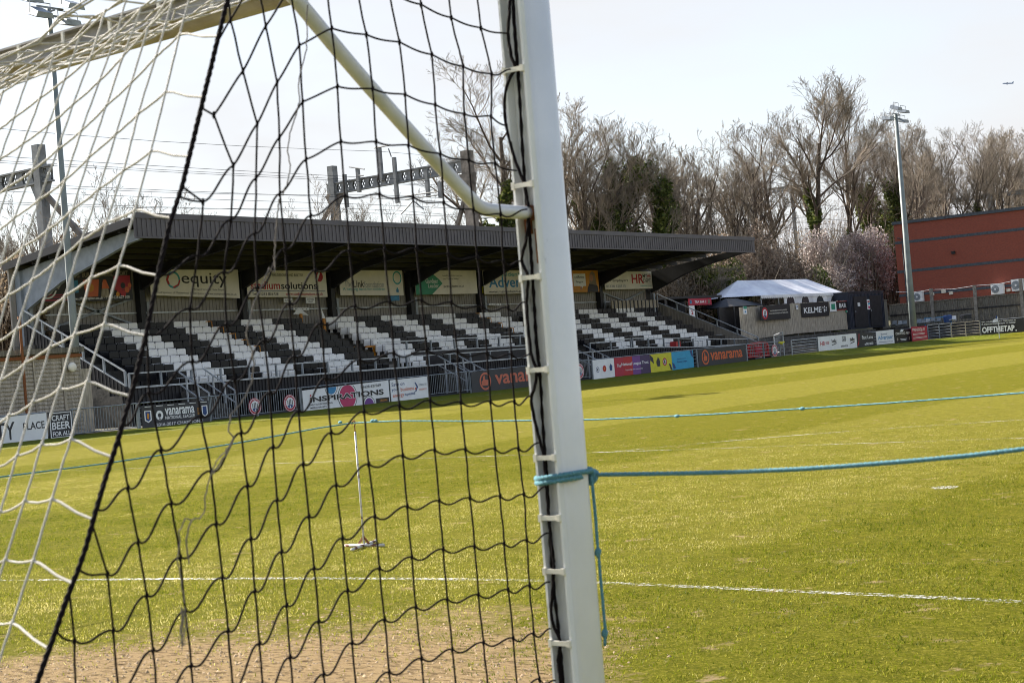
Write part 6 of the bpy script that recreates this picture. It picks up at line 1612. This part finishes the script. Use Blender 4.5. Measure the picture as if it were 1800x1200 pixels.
def foliage_mat(name, cols, scale=.35, transl=.25):
    m = bpy.data.materials.new(name); m.use_nodes = True; t = m.node_tree; b = t.nodes["Principled BSDF"]; b.inputs["Roughness"].default_value = .7
    b.inputs["Specular IOR Level"].default_value = .3
    tc = N(t, "ShaderNodeTexCoord"); wn = N(t, "ShaderNodeTexWhiteNoise"); sn = N(t, "ShaderNodeVectorMath"); sn.operation = 'SNAP'; sn.inputs[1].default_value = (.22, .22, .22)
    t.links.new(tc.outputs["Object"], sn.inputs[0]); t.links.new(sn.outputs[0], wn.inputs[0])
    nz = N(t, "ShaderNodeTexNoise"); nz.inputs["Scale"].default_value = scale; nz.inputs["Detail"].default_value = 3; t.links.new(tc.outputs["Object"], nz.inputs["Vector"])
    f = mth(t, 'ADD', mth(t, 'MULTIPLY', wn.outputs[0], .5), mth(t, 'MULTIPLY', nz.outputs[0], .5))
    cr = N(t, "ShaderNodeValToRGB"); e = cr.color_ramp.elements
    e[0].position = .25; e[1].position = .75; e[0].color = (*cols[0], 1); e[1].color = (*cols[-1], 1)
    if len(cols) > 2: x_ = e.new(.5); x_.color = (*cols[1], 1)
    t.links.new(f, cr.inputs[0]); t.links.new(cr.outputs[0], b.inputs["Base Color"])
    tl = N(t, "ShaderNodeBsdfTranslucent"); t.links.new(cr.outputs[0], tl.inputs[0]); mx = N(t, "ShaderNodeMixShader"); mx.inputs[0].default_value = transl
    t.links.new(b.outputs[0], mx.inputs[1]); t.links.new(tl.outputs[0], mx.inputs[2]); t.links.new(mx.outputs[0], t.nodes["Material Output"].inputs[0])
    return m
M['f_ivy'] = foliage_mat('ivy_foliage', [(.022, .036, .010), (.065, .092, .018), (.19, .21, .055)])
M['f_blossom'] = foliage_mat('blackthorn_blossom', [(.24, .18, .155), (.48, .40, .37), (.82, .75, .72)], transl=.45)
M['f_rose'] = foliage_mat('rosy_twig_haze', [(.14, .10, .07), (.27, .205, .15), (.46, .37, .30)], transl=.4)
M['f_brown'] = foliage_mat('dry_thicket', [(.10, .075, .05), (.20, .15, .10), (.34, .27, .19)], transl=.4)
M['f_green'] = foliage_mat('spring_bush', [(.03, .045, .010), (.09, .11, .02), (.20, .20, .05)])
protos = {}
def tree_proto(key, **kw):
    kw['levels'] = 5
    T, C_, sp, top = make_tree(**kw); protos[key] = (T, C_, sp, top, {})
tree_proto('tall', seed=11, H=20, spread=.50, first=.34, dens_=1.05)
tree_proto('vase', seed=23, H=19, stems=2, spread=.52, first=.25, dens_=.95, up_=.38)
tree_proto('multi', seed=37, H=17, stems=4, spread=.52, first=.22, dens_=.80, up_=.38)
tree_proto('broad', seed=41, H=19, spread=.60, first=.25, dens_=1.1)
tree_proto('thin', seed=58, H=15, stems=5, spread=.44, first=.18, dens_=.62, up_=.45, trunk_r=.12)
def put_tree(key, px, pytop, X, label, scale_xy=1.0, rot=0.0, ivy=0, ivy_h=(.0, .6), ivy_r=.5, ivy_w=.07, zb=None, twig='twig', group='bare trees along the railway bank'):
    T, C_, sp, top, cache = protos[key]
    p = onX(px, pytop, X); zb = bz(X, p[1]) - .3 if zb is None else zb
    s = (p[2] - zb) / top
    root = thing('bare_tree', label, 'tree', group, loc=(X, p[1], zb)); root.scale = (s * scale_xy * 1.22, s * scale_xy * 1.22, s); root.rotation_euler = (0, 0, rot)
    if not cache:
        tr = T.build('trunk', M['bark'], root, smooth=True); cr_ = C_.build('crown', M[twig], root); cache['t'] = tr.data; cache['c'] = cr_.data
    else:
        for nm, k in (('trunk', 't'), ('crown', 'c')):
            o = bpy.data.objects.new(nm, cache[k]); col.objects.link(o); o.parent = root
    if ivy:
        cs_ = [((q_.x, q_.y, q_.z), (ivy_r * .9, ivy_r * .9, ivy_r * 1.6)) for q_, r in sp if top * ivy_h[0] < q_.z < top * ivy_h[1] and r > .035 and math.hypot(q_.x, q_.y) < ivy_w * top]
        # walk down the stem to fill
        full_ = []
        for a, b_ in zip(cs_, cs_[1:]):
            full_.append(a)
            if (Vector(a[0]) - Vector(b_[0])).length < 5: full_ += [(tuple(Vector(a[0]).lerp(Vector(b_[0]), t_)), a[1]) for t_ in (.33, .66)]
        if full_: cloud_obj('ivy', leaf_cloud(full_, ivy, .13 / s, int(px), .7), 'f_ivy', root)
    return root
put_tree('broad', 858, 104, -66, 'tall bare tree rising behind the stand roof, left of and behind the goal post', 1.0, .3, 3500, (0, .55), .45)
put_tree('vase', 985, 150, -68, 'bare tree just right of the goal post top', .9, 1.9)
put_tree('multi', 1045, 205, -66, 'bushy bare tree between the goal post and the heavily ivied tree', .85, .8, 9000, (0, .55), .6, .12)
put_tree('vase', 1100, 190, -65, 'bare tree thick with dark ivy above the stand roof', .95, 2.6, 20000, (0, .76), .62, .24)
put_tree('multi', 1165, 205, -70, 'many-stemmed bare tree left of the tallest trees', .95, 3.9)
put_tree('thin', 1225, 200, -67, 'slender many-stemmed bare tree above the right end of the roof', 1.1, 1.2)
put_tree('multi', 1290, 215, -72, 'many-stemmed bare tree right of the roof end', .95, 5.1)
put_tree('tall', 1400, 138, -64, 'tallest bare tree with single trunk, right of the stand', 1.1, .5, 4200, (0, .5), .36, .035)
put_tree('broad', 1465, 150, -68, 'tall slim bare tree just right of the tallest one', .72, 4.2, 1500, (0, .3), .4)
put_tree('vase', 1535, 215, -66, 'leaning bare tree wrapped in ivy above the blossom', .9, .2, 12000, (0, .62), .75, .13)
put_tree('multi', 1585, 232, -74, 'bare tree behind the right floodlight mast', .8, 2.1)
put_tree('vase', 1625, 210, -68, 'bare tree right of the right floodlight head', .75, 3.3, 2500, (0, .4), .6)
put_tree('broad', 1655, 212, -73, 'broad bare tree left of the ivied trunk above the brick building', .8, 2.7, 1500, (0, .45), .5)
put_tree('tall', 1605, 205, -77, 'bare tree just behind the right floodlight head', .85, 4.9)
put_tree('vase', 1740, 215, -71, 'forked bare tree between the two mast-side trees above the brick wall', .85, 1.4, 3000, (0, .45), .55)
put_tree('broad', 1345, 205, -75, 'bare tree filling the gap left of the tallest tree', .8, 3.0)
put_tree('tall', 1700, 222, -70, 'bare tree with ivied trunk above the middle of the brick building', .85, 2.0, 4500, (0, .5), .6)
put_tree('broad', 1752, 228, -74, 'bare tree beside the concrete-coloured mast', .75, 5.6, 2500, (0, .45), .5)
put_tree('tall', 1790, 212, -70, 'bare tree at the right edge of the photo', 1.0, 3.6, 1500, (0, .4), .45)
for k, (px, py, X, kk, lab) in enumerate([(15, 345, -62, 'multi', 'twiggy bare bush at the left edge behind the net'), (62, 375, -64, 'thin', 'low bare sapling between the far left gantry and mast'), (112, 330, -72, 'thin', 'thin bare sapling just left of the left floodlight mast'), (165, 300, -66, 'thin', 'tall thin sapling right of the left floodlight mast'), (235, 325, -68, 'thin', 'bare sapling above the left end of the roof'), (290, 338, -66, 'thin', 'bare sapling behind the black corner rope'),
                                      (420, 365, -70, 'multi', 'low round bare tree top showing above the roof'), (498, 316, -68, 'thin', 'spreading thin sapling left of the steel gantry'), (640, 330, -74, 'thin', 'bare sapling seen beneath the gantry beam'), (700, 345, -70, 'multi', 'low bare tree top under the right half of the gantry beam'), (770, 335, -76, 'thin', 'thin sapling beside the brown gantry mast'), (560, 345, -66, 'multi', 'small bare tree left of the gantry leg')]):
    put_tree(kk, px, py, X, lab, .9, k * 1.7, 0)
# lower thickets on the bank
def thicket(px0, px1, pyt, X, n, mk_, label, name, cat, size=.14, depth=2.2, zb=None, seed=1, lump=9, group='bushes below the trees', twigs=160):
    a = onX(px0, pyt, X); b_ = onX(px1, pyt, X); zt = max(a[2], b_[2]); y0_, y1_ = a[1], b_[1]; zb_ = bz(X, y0_) if zb is None else zb
    rg = random.Random(seed); W = y1_ - y0_; H = zt - zb_; cs_ = []
    for k in range(lump):
        s = (k + .5) / lump; hh = H * rg.uniform(.45, .74) * (.8 + .2 * math.sin(math.pi * s))
        cs_.append(((rg.uniform(-depth, depth) * .5, W * s - W / 2, hh * rg.uniform(.55, 1)), (depth * rg.uniform(.6, 1), W / lump * rg.uniform(.7, 1.2), hh * rg.uniform(.55, .75))))
    root = thing(name, label, cat, group, loc=(X, (y0_ + y1_) / 2, zb_ - .2))
    cloud_obj('foliage', leaf_cloud(cs_, n, size, seed, .6), mk_, root)
    tw = MB()
    for k in range(twigs):
        y = rg.uniform(-W / 2, W / 2); x = rg.uniform(-depth, depth) * .8; l = H * rg.uniform(.5, 1.05); dx = rg.uniform(-.3, .3) * l; dy = rg.uniform(-.35, .35) * l
        tw.tube([(x, y, 0), (x + dx * .3, y + dy * .35, l * .5), (x + dx, y + dy, l)], [.04, .022, .01], 3, caps=False)
    tw.build('stems', M['twig'], root)
    return root
thicket(1150, 1215, 470, -60, 13000, 'f_brown', 'brown and green scrubby bush seen below the right end of the roof', 'bush', 'bush', seed=3)
thicket(1205, 1300, 452, -59, 17000, 'f_green', 'mixed green and brown bush behind the tea hut', 'bush', 'bush', seed=4, size=.12)
thicket(1255, 1345, 385, -61.5, 30000, 'f_rose', 'rosy brown budding thicket left of the tallest tree', 'blossom_bush', 'bush', size=.10, seed=5, twigs=260)
thicket(1340, 1400, 425, -60.5, 17000, 'f_rose', 'low rosy budding bush below the tallest tree', 'blossom_bush', 'bush', size=.10, seed=6)
thicket(1395, 1440, 440, -60, 8000, 'f_ivy', 'dark ivy-green clump between two blossom bushes', 'bush', 'bush', size=.12, seed=7, lump=4)
thicket(1430, 1520, 395, -62, 34000, 'f_blossom', 'largest pale blossom bush behind the marquee', 'blossom_bush', 'bush', size=.10, seed=8, twigs=260)
thicket(1495, 1560, 385, -60.5, 22000, 'f_blossom', 'pale blossom bush above the navy container', 'blossom_bush', 'bush', size=.10, seed=9, twigs=200)
thicket(1548, 1578, 400, -61, 7000, 'f_ivy', 'dark green bush against the left end of the brick building', 'bush', 'bush', size=.12, seed=10, lump=4)
thicket(-60, 20, 470, -57, 12000, 'f_brown', 'brown leafless bush at the left edge beyond the stand', 'bush', 'bush', seed=11)
thicket(5, 70, 395, -64, 9000, 'f_brown', 'scrubby bush at left below the far left gantry', 'bush', 'bush', seed=12)
thicket(60, 130, 410, -66, 6000, 'f_brown', 'scrubby brown bush behind the left floodlight mast', 'bush', 'bush', seed=13)
thicket(1000, 1150, 352, -72, 8000, 'f_ivy', 'long dark green ivy bank just above the stand roof', 'bush', 'bush', size=.13, seed=14, lump=12)
thicket(1140, 1290, 395, -70, 4000, 'f_brown', 'brown twiggy thicket above the right part of the roof', 'bush', 'bush', size=.10, seed=15, twigs=420, lump=10)
thicket(1290, 1420, 375, -74, 3000, 'f_brown', 'brown twiggy thicket at the foot of the tallest tree', 'bush', 'bush', size=.10, seed=16, twigs=380)
thicket(1420, 1590, 365, -76, 3500, 'f_brown', 'brown twiggy thicket behind the largest blossom bush', 'bush', 'bush', size=.10, seed=17, twigs=500, lump=12)
# thick dark trunk by the right end of the stand
put_tree('broad', 1215, 420, -58.5, 'stout dark-trunked tree close behind the right end of the stand', 1.6, 1.0, 0, group=None)
